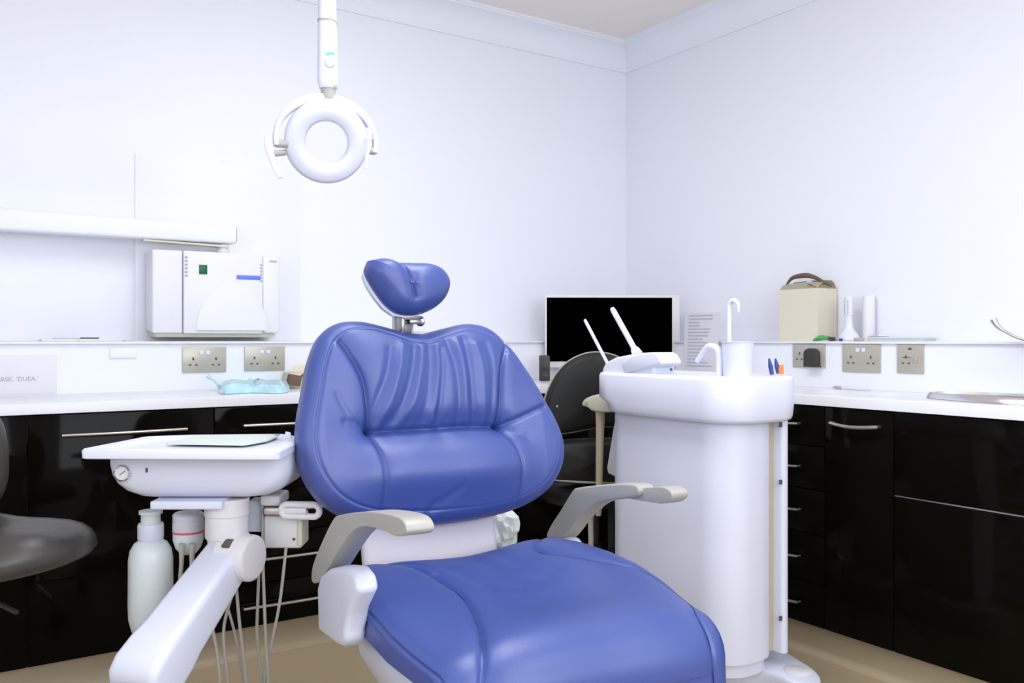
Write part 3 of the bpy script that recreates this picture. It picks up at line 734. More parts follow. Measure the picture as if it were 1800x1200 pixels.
def hback(U, V, S):
    h = .030*np.clip(1-np.exp(-S/.10), 0, 1)
    h += .055*(U/.3)**2*np.clip((np.abs(U)-.05)/.2, 0, 1)*.6                # wings turn forward
    # lumbar roll below the cross seam
    cen = np.exp(-(U/.20)**4)
    h += .034*np.exp(-((V-(hv-.095))/.060)**2)*cen
    h += .020*np.exp(-((V-(hv+.15))/.10)**2)*cen
    h -= .016*np.exp(-((V-hv)/.030)**2)*np.exp(-(U/.17)**6)
    for pts, sg, dp in ((sl1, .006, .009), (sl2, .004, .004), (sh, .007, .010), (sr1, .006, .009), (sr2, .004, .004), (sd1, .006, .007), (sd2, .008, .004), (sd3, .009, .004)):
        h -= dp*np.exp(-(poly_dist(U, V, pts)/sg)**2)
        h -= dp*.5*np.exp(-(poly_dist(U, V, pts)/(sg*3.5))**2)
    for pts, sg, dp in folds:
        h += dp*np.exp(-(poly_dist(U, V, pts)/sg)**2)
    h -= .0028*np.exp(-((S-.030)/.0035)**2)*(1-.75*sstep(U, -.05, .1)*(1-sstep(V, .38, .45)))                                 # piped perimeter seam
    return h
BO = BO-bn*.050-CS*.010
backrest = cushion('backrest', bo, BO, CS, bv, bn, .072, .034, hback, M['leather'], chair, c=(0, .24), NT=420, NR=170, Rb=.025)
def on_back(pts, lift=.0, off=.0):
    out = []
    O_ = resample(sm2(bo+[bo[0]], 10)[:-1], 300)
    for u, v in pts:
        S = np.array([min(9, float(np.min(np.hypot(O_[:, 0]-u, O_[:, 1]-v))))])
        s = min(1, S[0]/.034); w_ = .072-.034+.034*math.sqrt(max(0, 1-(1-s)**2))+float(hback(np.array([u]), np.array([v]), S)[0])
        out.append(BO+CS*u+bv*v+bn*(w_+lift))
    return out
for sp in (sl2, sr2):
    obj('seam', tube(on_back([p for p in sp if p[1] > .055], .0012), .0011, 6), M['thread'], backrest)
obj('seam', tube(on_back([p for p in sh][1:-1], .001), .0010, 6), M['thread'], backrest)
obj('seam', tube(on_back([p for p in sl1], .001), .0010, 6), M['thread'], backrest)
obj('seam', tube(on_back([p for p in sr1], .001), .0010, 6), M['thread'], backrest)
# white plate behind the lower back
def cbox(x0, x1, y0, y1, z0, z1, r=.005):
    bm = bmesh.new(); add_box(bm, ((x0+x1)/2, (y0+y1)/2, (z0+z1)/2), (x1-x0, y1-y0, z1-z0), r, None, 3); return bm
def cshell(name, secs, m, parent=chair):
    return obj(name, loft([[cw(*p) for p in s] for s in secs]), m, parent, smooth=50)
def sect(cx, cy, hx, hy, r, z, dy=0): return [(a, b+dy, z) for a, b in rrect(cx, cy, hx, hy, r, 5)]
cshell('back_plate', [sect(-.008, .385, .158, .016, .014, z, (z-.5)*.25) for z in (.36, .45, .54, .60)]+[sect(-.008, .41, .152, .016, .014, .72, (.1)*.25+.02), sect(-.008, .45, .12, .014, .012, .86, .03)], M['lav'])
cshell('back_shell', [sect(0, .405+.25*(z-.6), hx, .014, .012, z) for z, hx in ((.60, .17), (.68, .22), (.80, .22), (.92, .18), (.98, .11))], M['white'])

# headrest
HT = math.radians(10); HY = math.radians(4)
hs = CS*math.cos(HY)+CB*math.sin(HY)
hn_ = (CB*math.cos(HY)-CS*math.sin(HY))*-math.cos(HT)+UP*math.sin(HT); hv_ = hn_.cross(hs)
if hv_.z < 0: hv_ = -hv_
HO = cw(-.005, .445, 1.096)
def h2(x, y, off=.05):
    P = pl(x, y, HO+hn_*off, hn_)-HO; return (P.dot(hs), P.dot(hv_))
ho = [h2(*p) for p in [(655, 453), (680, 449), (706, 455), (730, 457), (762, 459), (785, 470), (798, 492), (792, 517), (775, 535), (752, 546), (728, 549), (706, 545), (688, 532), (672, 512), (658, 490), (650, 470)]]
cre = sm2([h2(706, 456), h2(714, 480), h2(722, 505), h2(727, 522)])
def hhead(U, V, S):
    h = .024*(1-np.exp(-S/.030))
    h -= .006*np.exp(-(poly_dist(U, V, cre)/.004)**2)
    h -= .005*np.exp(-(poly_dist(U, V, cre)/.016)**2)
    return h
head = cushion('headrest', ho, HO, hs, hv_, hn_, .050, .030, hhead, M['leather'], chair, c=h2(724, 500), NT=200, NR=80, Rb=.015)
hc = h2(724, 500)
def hp(x, y, d): u, v = h2(x, y, d); return HO+hs*u+hv_*v+hn_*d
obj('headrest_shell', loft([[HO+hn_*d+hs*(hc[0]-.006+(p[0]-hc[0])*f)+hv_*(hc[1]-.006+(p[1]-hc[1])*f) for p in ho] for f, d in ((.97, .012), (.93, -.006), (.8, -.024), (.4, -.034))]), M['white'], chair, smooth=60)
# headrest bracket
hb = cl(dep(708, 568, (cw(-.03, .46, 1.0)-CAMP).dot(FW)))
X_ = hb.x
def cobj(name, bm, m, parent=chair, smooth=35):
    """bm in chair frame"""
    return obj(name, bm, m, parent, local=True, smooth=smooth)
cobj('headrest_bracket', box((X_-.004, .452, 1.000), (.034, .022, .075), .004), M['dsteel'])
cobj('headrest_clamp', add_box(add_box(add_box(bmesh.new(), (X_, .434, 1.012), (.046, .03, .016), .003), (X_+.012, .43, 1.000), (.030, .034, .010), .003), (X_-.018, .430, .992), (.010, .036, .034), .003), M['dsteel'])
cobj('clamp_knob', lathe([(0, 0), (.010, 0), (.012, .003), (.012, .010), (.009, .014), (0, .014)], (X_+.022, .430, 1.002), (1, 0, 0), 20), M['chrome'])
cobj('headrest_bar', box((X_, .468, .93), (.05, .014, .17), .004), M['whitew'])

# seat cushion: a profile that runs forward over the knee and then down
ZS_ = .500
def spath(t):
    """t = arc length from the rear; returns y, z, tangent angle (0 forward .. 90 down)"""
    L1, Rk = .575, .070; y0 = .325
    if t < L1:
        sag = .003*math.sin(PI*t/L1)
        return y0-t, ZS_-sag, 0.0
    a = (t-L1)/Rk
    if a < math.radians(84):
        return y0-L1-Rk*math.sin(a), ZS_-Rk*(1-math.cos(a)), a
    am = math.radians(84); rest = (a-am)*Rk
    return y0-L1-Rk*math.sin(am)-rest*math.cos(am), ZS_-Rk*(1-math.cos(am))-rest*math.sin(am), am
def swid(t):
    ts = [0, .05, .12, .22, .32, .42, .52, .60, .68, .78, .95, 1.10]; ws = [.232, .262, .280, .288, .286, .280, .264, .252, .245, .242, .240, .238]
    return float(np.interp(t, ts, ws))
def sinv(px, py):
    """photo ray onto the seat's top plane -> (x, t)"""
    P = cl(onz(px, py, ZS_)); return (P.x, .325-P.y)
seamL = sm2([sinv(667, 992), sinv(720, 996), sinv(760, 1009), sinv(809, 1040), sinv(831, 1073), sinv(842, 1113), (-.205, .66), (-.200, .74), (-.198, .90), (-.195, 1.1)])
seamR = sm2([(.235, .02), sinv(942, 976), sinv(1009, 993), sinv(1076, 1009), sinv(1142, 1024), sinv(1209, 1060), (.205, .60), (.198, .68), (.198, .9), (.195, 1.1)])
seamF = [(-.2, .745), (.2, .745)]
NTt, NA = 190, 200
TT = np.linspace(0, 1.0, NTt)
vs_, fs = [], []
sfold = [(sm2([sinv(800, 1000), sinv(850, 1020), sinv(905, 1030)], 4), .024, -.003), (sm2([sinv(850, 985), sinv(900, 1010), sinv(960, 1020)], 4), .022, -.003), (sm2([sinv(765, 1008), sinv(800, 1030)], 4), .014, -.004), (sm2([sinv(870, 975), sinv(925, 998), sinv(975, 1008)], 4), .018, -.003)]
ang = np.linspace(-PI/2, PI/2, NA)
for i, t in enumerate(TT):
    y, z, a = spath(t); W = swid(t)
    e = math.sqrt(max(0, 1-(1-min(1, t/.055))**2)) if t < .055 else 1.0
    D = .050
    sx = np.sign(np.sin(ang))*np.abs(np.sin(ang))**.80
    cz = np.abs(np.cos(ang))**.62
    X = W*(.90+.10*e)*sx
    Nh = D*e*cz-D+.0
    cxt = .020-.022*float(sstep(t, .25, .6)); Uu, Vv = X+cxt, np.full(X.shape, t)
    ax = np.abs(X)/.25
    rear = 1-sstep(np.array([t]), .30, .62)[0]
    # dished centre, raised bolsters to the sides at the rear
    Nh = Nh + cz*(.036*np.clip(ax, 0, 1.1)**2*(rear*.65+.35))
    Nh = Nh + cz*.026*np.clip(X/.26, 0, 1.1)**1.5
    Nh += cz*.020*np.exp(-((t-.56)/.12)**2)*np.exp(-(X/.2)**4)
    for pts, sg, dp in ((seamL, .005, .008), (seamR, .005, .005)):
        d = poly_dist(Uu, Vv, pts); Nh -= cz*(dp*np.exp(-(d/sg)**2)+dp*.6*np.exp(-(d/(sg*4))**2))
    Nh -= cz*.0035*np.exp(-((t-.690)/.003)**2)*(np.abs(X) < .2)
    for pts, sg, dp in sfold: Nh += cz*dp*np.exp(-(poly_dist(Uu, Vv, pts)/sg)**2)
    # side piping groove
    Nh_side = np.exp(-((cz-.42)/.03)**2)*.004; X = X-np.sign(X)*Nh_side
    ca, sa = math.cos(a), math.sin(a)
    for k in range(NA):
        n = Nh[k]; vs_.append((X[k]+cxt, y-sa*n, z+ca*n))
    for k in range(12):           # underside
        f = (k+1)/13; vs_.append((X[-1]*(1-2*f)+cxt, y+sa*D, z-ca*D))
NC = NA+12
for i in range(NTt-1):
    for k in range(NC): fs.append((i*NC+k, i*NC+(k+1) % NC, (i+1)*NC+(k+1) % NC, (i+1)*NC+k))
fs.append(tuple(range(NC))[::-1]); fs.append(tuple((NTt-1)*NC+k for k in range(NC)))
W_ = [cw(*v) for v in vs_]
seat = obj('seat', (W_, fs), M['leather'], chair, smooth=75)
sv = np.array(vs_).reshape(NTt, NC, 3)
def seat_pt(x, t, lift=.001):
    i = int(np.clip(round(t/1.0*(NTt-1)), 1, NTt-2)); row = sv[i, :NA]; k = int(np.argmin(np.abs(row[:, 0]-x)+(np.abs(np.arange(NA)-NA/2) > NA*.46)*9))
    p = row[k]; a = spath(t)[2]; return cw(p[0], p[1]-math.sin(a)*lift, p[2]+math.cos(a)*lift)
obj('seam', tube([seat_pt(x, .690) for x in np.linspace(-.185, .185, 30)], .0011, 6), M['thread'], seat)
for s_, pp in ((-1, seamL), (1, seamR)):
    q = [seat_pt(x, t, .0012) for x, t in pp if .12 < t < .98][::3]
    obj('seam', tube(q, .0010, 6, 2), M['thread'], seat)
for s_ in (-1, 1):   # piping along the side
    q = []
    for i in range(14, NTt-6, 6):
        k = (int(NA*.055) if s_ < 0 else NA-1-int(NA*.055)); p = sv[i, k]; q.append(cw(p[0]+s_*.001, p[1], p[2]))
    obj('piping', tube(q, .0016, 6, 2), M['thread'], seat)

# white seat shell, arm housings and base
cshell('seat_shell', [sect(.015, .03, .225, .24, .05, .43), sect(.015, .02, .245, .25, .05, .40), sect(.015, .03, .235, .24, .06, .35), sect(.01, .06, .19, .20, .08, .28), sect(0, .08, .15, .16, .08, .24)], M['white'])
cshell('lift_column', [sect(0, .05, .13, .15, .05, z) for z in (.245, .10, .06)], M['white'])
cshell('floor_base', [sect(0, .12, hx, hy, .10, z) for hx, hy, z in ((.23, .40, .001), (.24, .41, .02), (.23, .40, .05), (.15, .2, .075))], M['white'])
def side_prism(pts, x0, x1, r=.008, seg=3):
    """outline traced in the photo on the plane x=x0 of the chair, extruded to x1"""
    P = [cpl(px, py, (x0, 0, 0), CS) for px, py in pts]
    return prism(P, CS*(x1-x0), r, seg)
def smooth_px(pts, n=4): return [(p.x, p.y) for p in crom([(a, b, 0) for a, b in pts], n, True)]
obj('arm_housing', side_prism([(556, 1030), (562, 1010), (575, 999), (595, 995), (612, 997), (622, 1010), (628, 1040), (612, 1075), (606, 1110), (606, 1128), (600, 1137), (590, 1134), (558, 1110)], -.305, -.266, .012, 4), M['white'], chair)
ax_ = -.295
armL = obj('armrest', side_prism(smooth_px([(548, 1022), (550, 992), (568, 947), (585, 913), (597, 905), (640, 899), (675, 902), (703, 910), (713, 925), (712, 939), (695, 942), (672, 932), (640, 925), (618, 935), (596, 965), (574, 1002), (560, 1022)], 3), ax_, ax_+.043, .010, 3), M['grey'], chair, smooth=60)
# mirrored right housing and armrest, raised a little, with the sliding extension
def mir(pts, x0, x1, r, dz=0, dy=0):
    P = []
    for px, py in pts:
        q = cl(cpl(px, py, (-x0, 0, 0), CS)); P.append(cw(x0, q.y+dy, q.z+dz))
    return prism(P, CS*(x1-x0), r, 3)
xr = .30
obj('armrest', side_prism(smooth_px([(960, 945), (966, 925), (985, 895), (1005, 863), (1015, 857), (1055, 852), (1090, 850), (1115, 852), (1122, 860), (1120, 871), (1100, 876), (1080, 878), (1048, 884), (1018, 908), (992, 942), (975, 952)], 3), xr, xr+.042, .009, 3), M['grey'], chair, smooth=60)
obj('arm_extension', side_prism(smooth_px([(1085, 868), (1110, 860), (1150, 856), (1168, 857), (1180, 866), (1178, 878), (1165, 885), (1140, 882), (1100, 875)], 3), xr+.012, xr+.052, .009, 3), M['grey'], chair, smooth=60)
obj('arm_housing', side_prism(smooth_px([(968, 958), (975, 948), (985, 944), (998, 947), (1004, 960), (1004, 985), (990, 1000), (968, 990)], 3), xr+.0, xr+.035, .012, 3), M['white'], chair, smooth=60)
for s_ in (-1, 1):
    cobj('arm_link', box((s_*.262, .16, .425), (.05, .10, .04), .012), M['white'])

# ------------------------------------------------------------------ instrument (delivery) unit at the left
def cm(px, py, Z): return dep(px, py, Z)
DU = dep(400, 900, 1.80); DU.z = 0
unit = thing('instrument_unit', 'white dentist\'s instrument tray unit on an angled arm, left of the chair', 'dental unit', DU, -YAW)
def U_(xc, Z, z): return CAMP*1 + FW*Z + RT*xc + UP*(z-EYE)
def ut(px, py, z):      # where a photo point lies at height z
    return onz(px, py, z)
zt, zb = .750, .730
# tray rim
corners = [(139, 789), (255, 766.5), (335, 763.5), (500, 762), (531, 768), (520, 777), (491, 791)]
loopT = [ut(x, y, zt) for x, y in corners]
def shrink(loop, d, z):
    c = sum(loop, Vector())/len(loop); out = []
    for p in loop:
        v = p-c; v.z = 0; L = v.length; out.append(Vector((c.x, c.y, z))+v*((L-d)/L))
    return out
def roundloop(loop, r=.02):
    out = []; n = len(loop)
    for i, p in enumerate(loop):
        a, b = loop[i-1], loop[(i+1) % n]; da, db = (a-p), (b-p)
        ra = min(r, da.length*.4); rb = min(r, db.length*.4); A, B = p+da.normalized()*ra, p+db.normalized()*rb
        for k in range(5):
            t = k/4; out.append(A*(1-t)**2+p*(2*t*(1-t))+B*t*t)
    return out
RL = roundloop(loopT, .012)
tray = obj('tray_rim', loft([shrink(RL, .006, zb), shrink(RL, .001, zb+.002), shrink(RL, 0, zt-.004), shrink(RL, .004, zt), shrink(RL, .030, zt), shrink(RL, .034, zt-.004), shrink(RL, .036, zt-.008), shrink(RL, .10, zt-.0085)]), M['white'], unit, smooth=40)
ml = [ut(x, y, zt-.004) for x, y in [(290, 781), (345, 768), (495, 766), (470, 776), (430, 783)]]
obj('tray_mat', loft([roundloop(ml, .01), [p+UP*.004 for p in roundloop(ml, .01)]]), M['matpad'], unit)
# folded mat corner
fc = ut(500, 770, zt+.004)
obj('tray_clip', prism([fc, fc+RT*.016, fc+RT*.012+UP*.012, fc+RT*.002+UP*.014], FW*.004, .001), M['white'], unit)
# body below the tray: loft of shrinking rounded sections in the unit frame
def usec(x0, x1, Z0, Z1, z, r=.05):
    return [U_(a, b, z) for a, b in rrect((x0+x1)/2, (Z0+Z1)/2, (x1-x0)/2, (Z1-Z0)/2, r, 7)]
Zf = 1.745
def xa_(px, Z=Zf): return (px-900)/FPX*Z
def za_(py, Z=Zf): return EYE-(py-597)/FPX*Z
body = obj('body', loft([usec(xa_(179), xa_(508), Zf, 2.00, zb+.001, .045), usec(xa_(180), xa_(508), Zf, 2.0, za_(822), .045), usec(xa_(184), xa_(505), Zf, 1.995, za_(838), .045), usec(xa_(192), xa_(497), Zf+.003, 1.985, za_(853), .045), usec(xa_(205), xa_(484), Zf+.010, 1.97, za_(866), .045), usec(xa_(224), xa_(462), Zf+.025, 1.95, za_(876), .04), usec(xa_(240), xa_(440), Zf+.045, 1.93, za_(880), .03)]), M['white'], unit, smooth=60)
g = U_(xa_(216), Zf-.001, za_(831))
gauge = obj('gauge', lathe([(0, .0), (.0165, 0), (.0165, .004), (.0145, .006), (.0130, .0045), (0, .0045)], g, -FW, 28), M['chrome'], unit)
obj('gauge_face', lathe([(0, .0046), (.0125, .0046), (.0125, .0052), (0, .0052)], g, -FW, 24), M['paper'], gauge)
obj('needle', box(g-FW*.0058+RT*.002+UP*.001, (.014, .0012, .0010), 0, basis((0, 0, 0), RT+UP*.7, UP-RT*.7)), M['hole'], gauge)
obj('body_button', box(U_(xa_(258), Zf-.001, za_(826)), (.004, .009, .003), .0005, basis((0, 0, 0), RT, UP)), M['hole'], unit)
# control bar under the body, with the neck
def ubox(px0, px1, py0, py1, Z, d, r=.003):
    x0, x1 = xa_(px0, Z), xa_(px1, Z); z0, z1 = za_(py1, Z), za_(py0, Z)
    return box(U_((x0+x1)/2, Z+d/2, (z0+z1)/2), (x1-x0, z1-z0, d), r, basis((0, 0, 0), RT, UP), 3)
obj('under_bar', ubox(263, 390, 881, 896, 1.74, .11, .004), M['white'], unit)
obj('under_bar_foot', ubox(277, 290, 874, 884, 1.78, .03, .002), M['grey'], unit)
Zp = 1.80
px_c = U_(xa_(399, Zp), Zp, 0)
R_ = .0435
obj('neck', lathe([(0, za_(943, Zp)), (R_*.98, za_(943, Zp)), (R_, za_(940, Zp)), (R_, za_(905, Zp)), (R_*1.04, za_(903, Zp)), (R_*1.04, za_(874, Zp)), (0, za_(874, Zp))], px_c, UP, 36), M['whitew'], unit)
obj('neck_collar', lathe([(0, za_(952, Zp)), (R_*.88, za_(952, Zp)), (R_*.9, za_(943.5, Zp)), (0, za_(943.5, Zp))], px_c, UP, 36), M['white'], unit)
# sloping arm
axd = (RT*.948-FW*.317).normalized(); hd = (RT*-.317-FW*.948).normalized()
J = U_(xa_(408, 1.79), 1.80, .527)
K = J + hd*.246 - UP*.164
ad = (K-J).normalized(); an_ = axd.cross(ad).normalized()
if an_.z < 0: an_ = -an_
def asec(c, hw, hh, r=.016): return [c+axd*a+an_*b for a, b in rrect(0, 0, hw, hh, r, 4)]
arm = obj('sloping_arm', loft([asec(J-ad*.035-an_*.006, .040, .014), asec(J-ad*.022, .042, .030), asec(J+ad*.01, .043, .036), asec(J+ad*.12, .046, .040), asec(J+ad*.22, .049, .044), asec(J+ad*.255, .052, .048), asec(J+ad*.300, .054, .048), asec(J+ad*.325, .053, .040), asec(J+ad*.338, .049, .022)]), M['white'], unit, smooth=50)
Jk = U_(xa_(437, 1.77), 1.77, za_(980, 1.77))
obj('knuckle', lathe([(0, -.055), (.045, -.055), (.046, -.02), (.047, .004), (.046, .010), (.041, .014), (.038, .0145), (0, .0145)], Jk, axd, 40), M['whitew'], unit)
st = U_(xa_(401, 1.752), 1.752, za_(956, 1.752))
obj('arm_stop', box(st, (.020, .022, .010), .003, basis((0, 0, 0), axd, ad)), M['hole'], unit)
# lower knuckle, lower arm to the chair foot (mostly below the frame)
kc = K+UP*-.004+ad*.03-an_*.012
obj('lower_knuckle', lathe([(0, -.046), (.030, -.046), (.032, -.040), (.032, .040), (.030, .046), (0, .046)], kc+ad*.036, axd, 32), M['whitew'], unit)
obj('lower_opening', lathe([(0, -.042), (.036, -.042), (.036, .042), (0, .042)], kc+ad*.030, axd, 32), M['hole'], unit)
lp = kc-UP*.10
obj('lower_post', lathe([(.038, lp.z-.18), (.040, lp.z-.17), (.040, kc.z-.03), (0, kc.z-.03)], (kc.x, kc.y, 0), UP, 28), M['white'], unit)
be = cw(-.27, .12, .0)
c_ = Vector((kc.x, kc.y, 0)); zz = .06
d2 = (Vector((be.x, be.y, 0))-c_); dn = d2.normalized(); sd = Vector((-dn.y, dn.x, 0))
obj('lower_arm', loft([[c_+dn*s+sd*a+UP*(.055+b) for a, b in rrect(0, 0, hw, .045, .02, 4)] for s, hw in ((-.05, .035), (-.04, .05), (d2.length*.5, .05), (d2.length, .05))]), M['white'], unit)
# bottles hanging under the bar
def hang_bottle(px, Z, y0, y1, r, name, label):
    c0 = U_(xa_(px, Z), Z, 0); t = thing(name, label, 'bottle', c0+UP*za_(y1, Z)); return c0, t
c0, t = hang_bottle(265, 1.86, 897, 1112, .045, 'water_bottle', 'white plastic water bottle hanging under the instrument tray, left of its arm')
Zb = 1.86; zz = lambda py: za_(py, Zb)
obj('bottle_body', lathe([(0, zz(1112)), (.030, zz(1112)), (.038, zz(1106)), (.0445, zz(1085)), (.0455, zz(1060)), (.0450, zz(1000)), (.0450, zz(982)), (.042, zz(966)), (.034, zz(954)), (.024, zz(948)), (.022, zz(946)), (0, zz(946))], c0, UP, 40), M['bottle'], t, smooth=60)
obj('cap', lathe([(0, zz(947)), (.0255, zz(947)), (.0265, zz(945)), (.0265, zz(922)), (.025, zz(919)), (0, zz(919))], c0, UP, 36), M['white'], t)
obj('neck', lathe([(0, zz(919)), (.020, zz(919)), (.0195, zz(903)), (.024, zz(902)), (.024, zz(897)), (0, zz(896.5))], c0, UP, 36), M['bottle'], t)
c0, t = hang_bottle(331, 1.88, 900, 966, .03, 'suction_jar', 'small clear jar with a pink-red line hanging between the white bottle and the neck')
Zb = 1.88
obj('jar_body', lathe([(0, zz(975)), (.016, zz(972)), (.026, zz(962)), (.0315, zz(948)), (.032, zz(916)), (0, zz(916))], c0, UP, 32), M['bottle'], t, smooth=60)
obj('lid', lathe([(0, zz(916)), (.031, zz(916)), (.032, zz(914)), (.032, zz(903)), (.028, zz(900)), (0, zz(900))], c0, UP, 32), M['white'], t)
obj('red_line', lathe([(.0318, zz(935)), (.0326, zz(935)), (.0326, zz(931.5)), (.0318, zz(931.5))], c0, UP, 32), M['red'], t)
obj('label_band', lathe([(.0316, zz(931)), (.0323, zz(931)), (.0323, zz(918)), (.0316, zz(918))], c0, UP, 32), M['lav'], t)
for px in (320, 338):
    q = [U_(xa_(px, 1.845), 1.845, za_(955, 1.845)), U_(xa_(px-1, 1.85), 1.85, za_(990, 1.85)), U_(xa_(px-3, 1.86), 1.86, za_(1040, 1.86)), U_(xa_(px+10, 1.9), 1.9, za_(1120, 1.9))]
    obj('tube', tube(q, [.007, .0045, .004, .004], 8, 5), M['hose'], t)
# instrument holder block with hinged handle
Zi = 1.86
obj('holder_bracket', ubox(436, 462, 880, 935, Zi+.01, .05, .003), M['white'], unit)
obj('holder_slot', ubox(459, 462.5, 876, 965, Zi-.004, .02, .001), M['grey'], unit)
hb_ = obj('holder_block', ubox(463, 530, 906, 964, Zi, .07, .006), M['whitew'], unit)
obj('holder_end', ubox(522, 531, 909, 960, Zi-.004, .06, .003), M['cream'], hb_)
obj('holder_screw', lathe([(0, 0), (.003, 0), (.003, .002), (0, .003)], U_(xa_(517, Zi), Zi-.001, za_(947, Zi)), -FW, 12), M['hole'], hb_)
obj('holder_top', ubox(456, 492, 871, 890, Zi-.01, .08, .006), M['whitew'], unit)
obj('hinge', ubox(463, 494, 893, 905, Zi-.02, .03, .002), M['steel'], unit)
obj('hinge_pin', ubox(492, 500, 890, 898, Zi-.035, .02, .002), M['grey'], unit)
hcx, hcz, hl, hh_ = xa_(528, Zi-.03), za_(897, Zi-.03), .040, .017
loopp = [U_(hcx+a, Zi-.03, hcz+b*1.0-a*.02) for a, b in rrect(0, 0, hl, .0125, .0124, 6)]
obj('handle', tube(loopp, .0070, 10, closed=True, flat=1.0), M['whitew'], unit)
obj('handle_web', box(U_(hcx-.012, Zi-.03, hcz), (.05, .012, .012), .003, basis((0, 0, 0), RT, UP)), M['whitew'], unit)
# hoses hanging below
hose_pts = [([(404, 1045), (371, 1089), (387, 1200)], 1.80), ([(420, 1000), (408, 1044), (393, 1110), (401, 1200)], 1.86), ([(392, 1040), (412, 1110), (426, 1180), (432, 1230)], 1.88),
            ([(414, 1015), (421, 1095), (429, 1160), (433, 1210)], 1.84), ([(457, 960), (453, 1060), (452, 1120), (459, 1180), (464, 1220)], 1.87), ([(461, 958), (466, 1095), (471, 1185), (473, 1230)], 1.85), ([(503, 962), (492, 1056), (478, 1128), (465, 1200)], 1.86)]
hose_pts[0] = ([(366, 1050), (373, 1100), (382, 1150), (387, 1205)], 1.82)
end = cw(-.26, .25, .03)
for i, (pp, Z) in enumerate(hose_pts):
    q = [U_(xa_(x, Z), Z, za_(y, Z)) for x, y in pp]
    l = q[-1]; q += [Vector((l.x+.01, l.y+.005, .07)), Vector(((l.x+end.x)/2, (l.y+end.y)/2, .022)), Vector((end.x, end.y-.01*i, .03))]
    obj('hose', tube(q, .0034 if i != 2 else .003, 8, 8), M['hose'], unit)

# ------------------------------------------------------------------ cuspidor / water unit on the right
CX0, CX1, CY0, CY1 = 1.56, 1.84, 1.42, 1.925
cu = thing('cuspidor_unit', 'tall white spittoon column with a rounded basin top, right of the chair', 'dental unit', ((CX0+CX1)/2, (CY0+CY1)/2, 0))
def plan(x0, x1, y0, y1, r, z, n=10): return [Vector((a, b, z)) for a, b in rrect((x0+x1)/2, (y0+y1)/2, (x1-x0)/2, (y1-y0)/2, r, n)]
ccx, ccy = (CX0+CX1)/2, (CY0+CY1)/2
# column
def cp(px, py, X): return onx(px, py, X)
obj('column', loft([plan(1.585, 1.792, 1.455, 1.920, .085, z) for z in (.165, .30, .50, .757)]), M['white'], cu, smooth=50)
obj('column_spine', loft([plan(1.79, 1.815, 1.455, 1.66, .010, z, 4) for z in (.165, .757)]), M['white'], cu)
obj('spine_gap', loft([plan(1.776, 1.800, 1.4850, 1.56, .004, z, 3) for z in (.167, .756)]), M['beige'], cu)
for z in (.745, .60, .255): obj('hinge', box((1.786, 1.459, z), (.008, .005, .012), .001), M['hole'], cu)
# foot
foot = [cp(1165, 1200, 1.60)]
FZ = .130
ftp = [onz(1271, 1167, FZ), onz(1346, 1178, FZ), onz(1400, 1201, FZ), onz(1436, 1207, FZ), onz(1446, 1192, FZ), onz(1432, 1174, FZ), onz(1378, 1141, FZ), Vector((1.90, 1.93, FZ)), Vector((1.60, 1.93, FZ))]
ftp = roundloop(ftp, .03)
obj('foot', loft([[Vector((p.x, p.y, .001)) for p in shrink(ftp, .006, 0)], [Vector((p.x, p.y, .012)) for p in ftp], [Vector((p.x, p.y, FZ-.012)) for p in ftp], shrink(ftp, .003, FZ-.003), shrink(ftp, .012, FZ)]), M['white'], cu, smooth=50)
fd = onz(1403, 1179, FZ)
obj('foot_cover', lathe([(0, .0), (.034, 0), (.034, .002), (.030, .004), (0, .0045)], fd, UP, 32), M['whitew'], cu)
obj('column_collar', loft([plan(1.595, 1.782, 1.465, 1.91, .08, z) for z in (FZ, .166)]), M['white'], cu, smooth=50)
# basin head
def bplan(g, z, y1=None): return plan(1.555-g, 1.840+g, 1.415-g, (1.955 if y1 is None else y1)+g, .10+g*.5, z, 12)
obj('basin_body', loft([bplan(-.012, .757, 1.91), bplan(-.002, .761, 1.915), bplan(.001, .768, 1.92), bplan(.003, .785, 1.925), bplan(.004, .800), bplan(.004, .860), bplan(.001, .867), bplan(-.006, .870), bplan(-.04, .871), bplan(-.07, .864), bplan(-.10, .852), bplan(-.12, .850)]), M['white'], cu, smooth=50)
# suction lid block on top at the far end
lid = [cp(1060, 660, 1.60)]
def tb(pxs, X, d, r, name, m, par=cu, sm=0):
    pts = smooth_px(pxs, sm) if sm else pxs
    return obj(name, prism([cp(a, b, X) for a, b in pts], (d, 0, 0), r, 3), m, par, smooth=50)
tb([(1060, 668), (1057, 650), (1063, 637), (1080, 628), (1105, 623), (1142, 630), (1149, 645), (1149, 672), (1070, 674)], 1.572, .078, .008, 'holder_base', M['white'])
tb([(1099, 655), (1092, 645), (1092, 636), (1108, 626), (1128, 620), (1148, 619), (1155, 623), (1163, 638), (1158, 642), (1130, 648)], 1.562, .075, .005, 'holder_cover', M['white'])
obj('holder_button', lathe([(0, 0), (.0035, 0), (.0035, .002), (0, .002)], cp(1149, 650, 1.572)+Vector((.062, 0, 0)), (0, -1, 0), 12), M['hole'], cu)
# two straight tubes stuck in it (saliva ejector and aspirator)
for (a, b, r, X, lb) in (((1028, 562), (1067, 637), .0052, 1.66, 'thinner white suction tube, the left of the two crossing the monitor screen'), ((1076, 542), (1117, 616), .0080, 1.62, 'thicker white suction tube, the right of the two crossing the monitor screen')):
    A, B = cp(*a, X), cp(*b, X); d = (A-B).normalized()
    o = tag(obj('suction_tube', tube([A, A-d*.01, B, B-d*.03], [r*.8, r, r, r*1.1], 16), M['white']), lb, 'suction tube')
    if r > .007:
        obj('tube_collar', lathe([(r*1.2, -.016), (r*1.9, -.014), (r*1.5, .004), (r*1.1, .01)], B, d, 20), M['white'], cu)
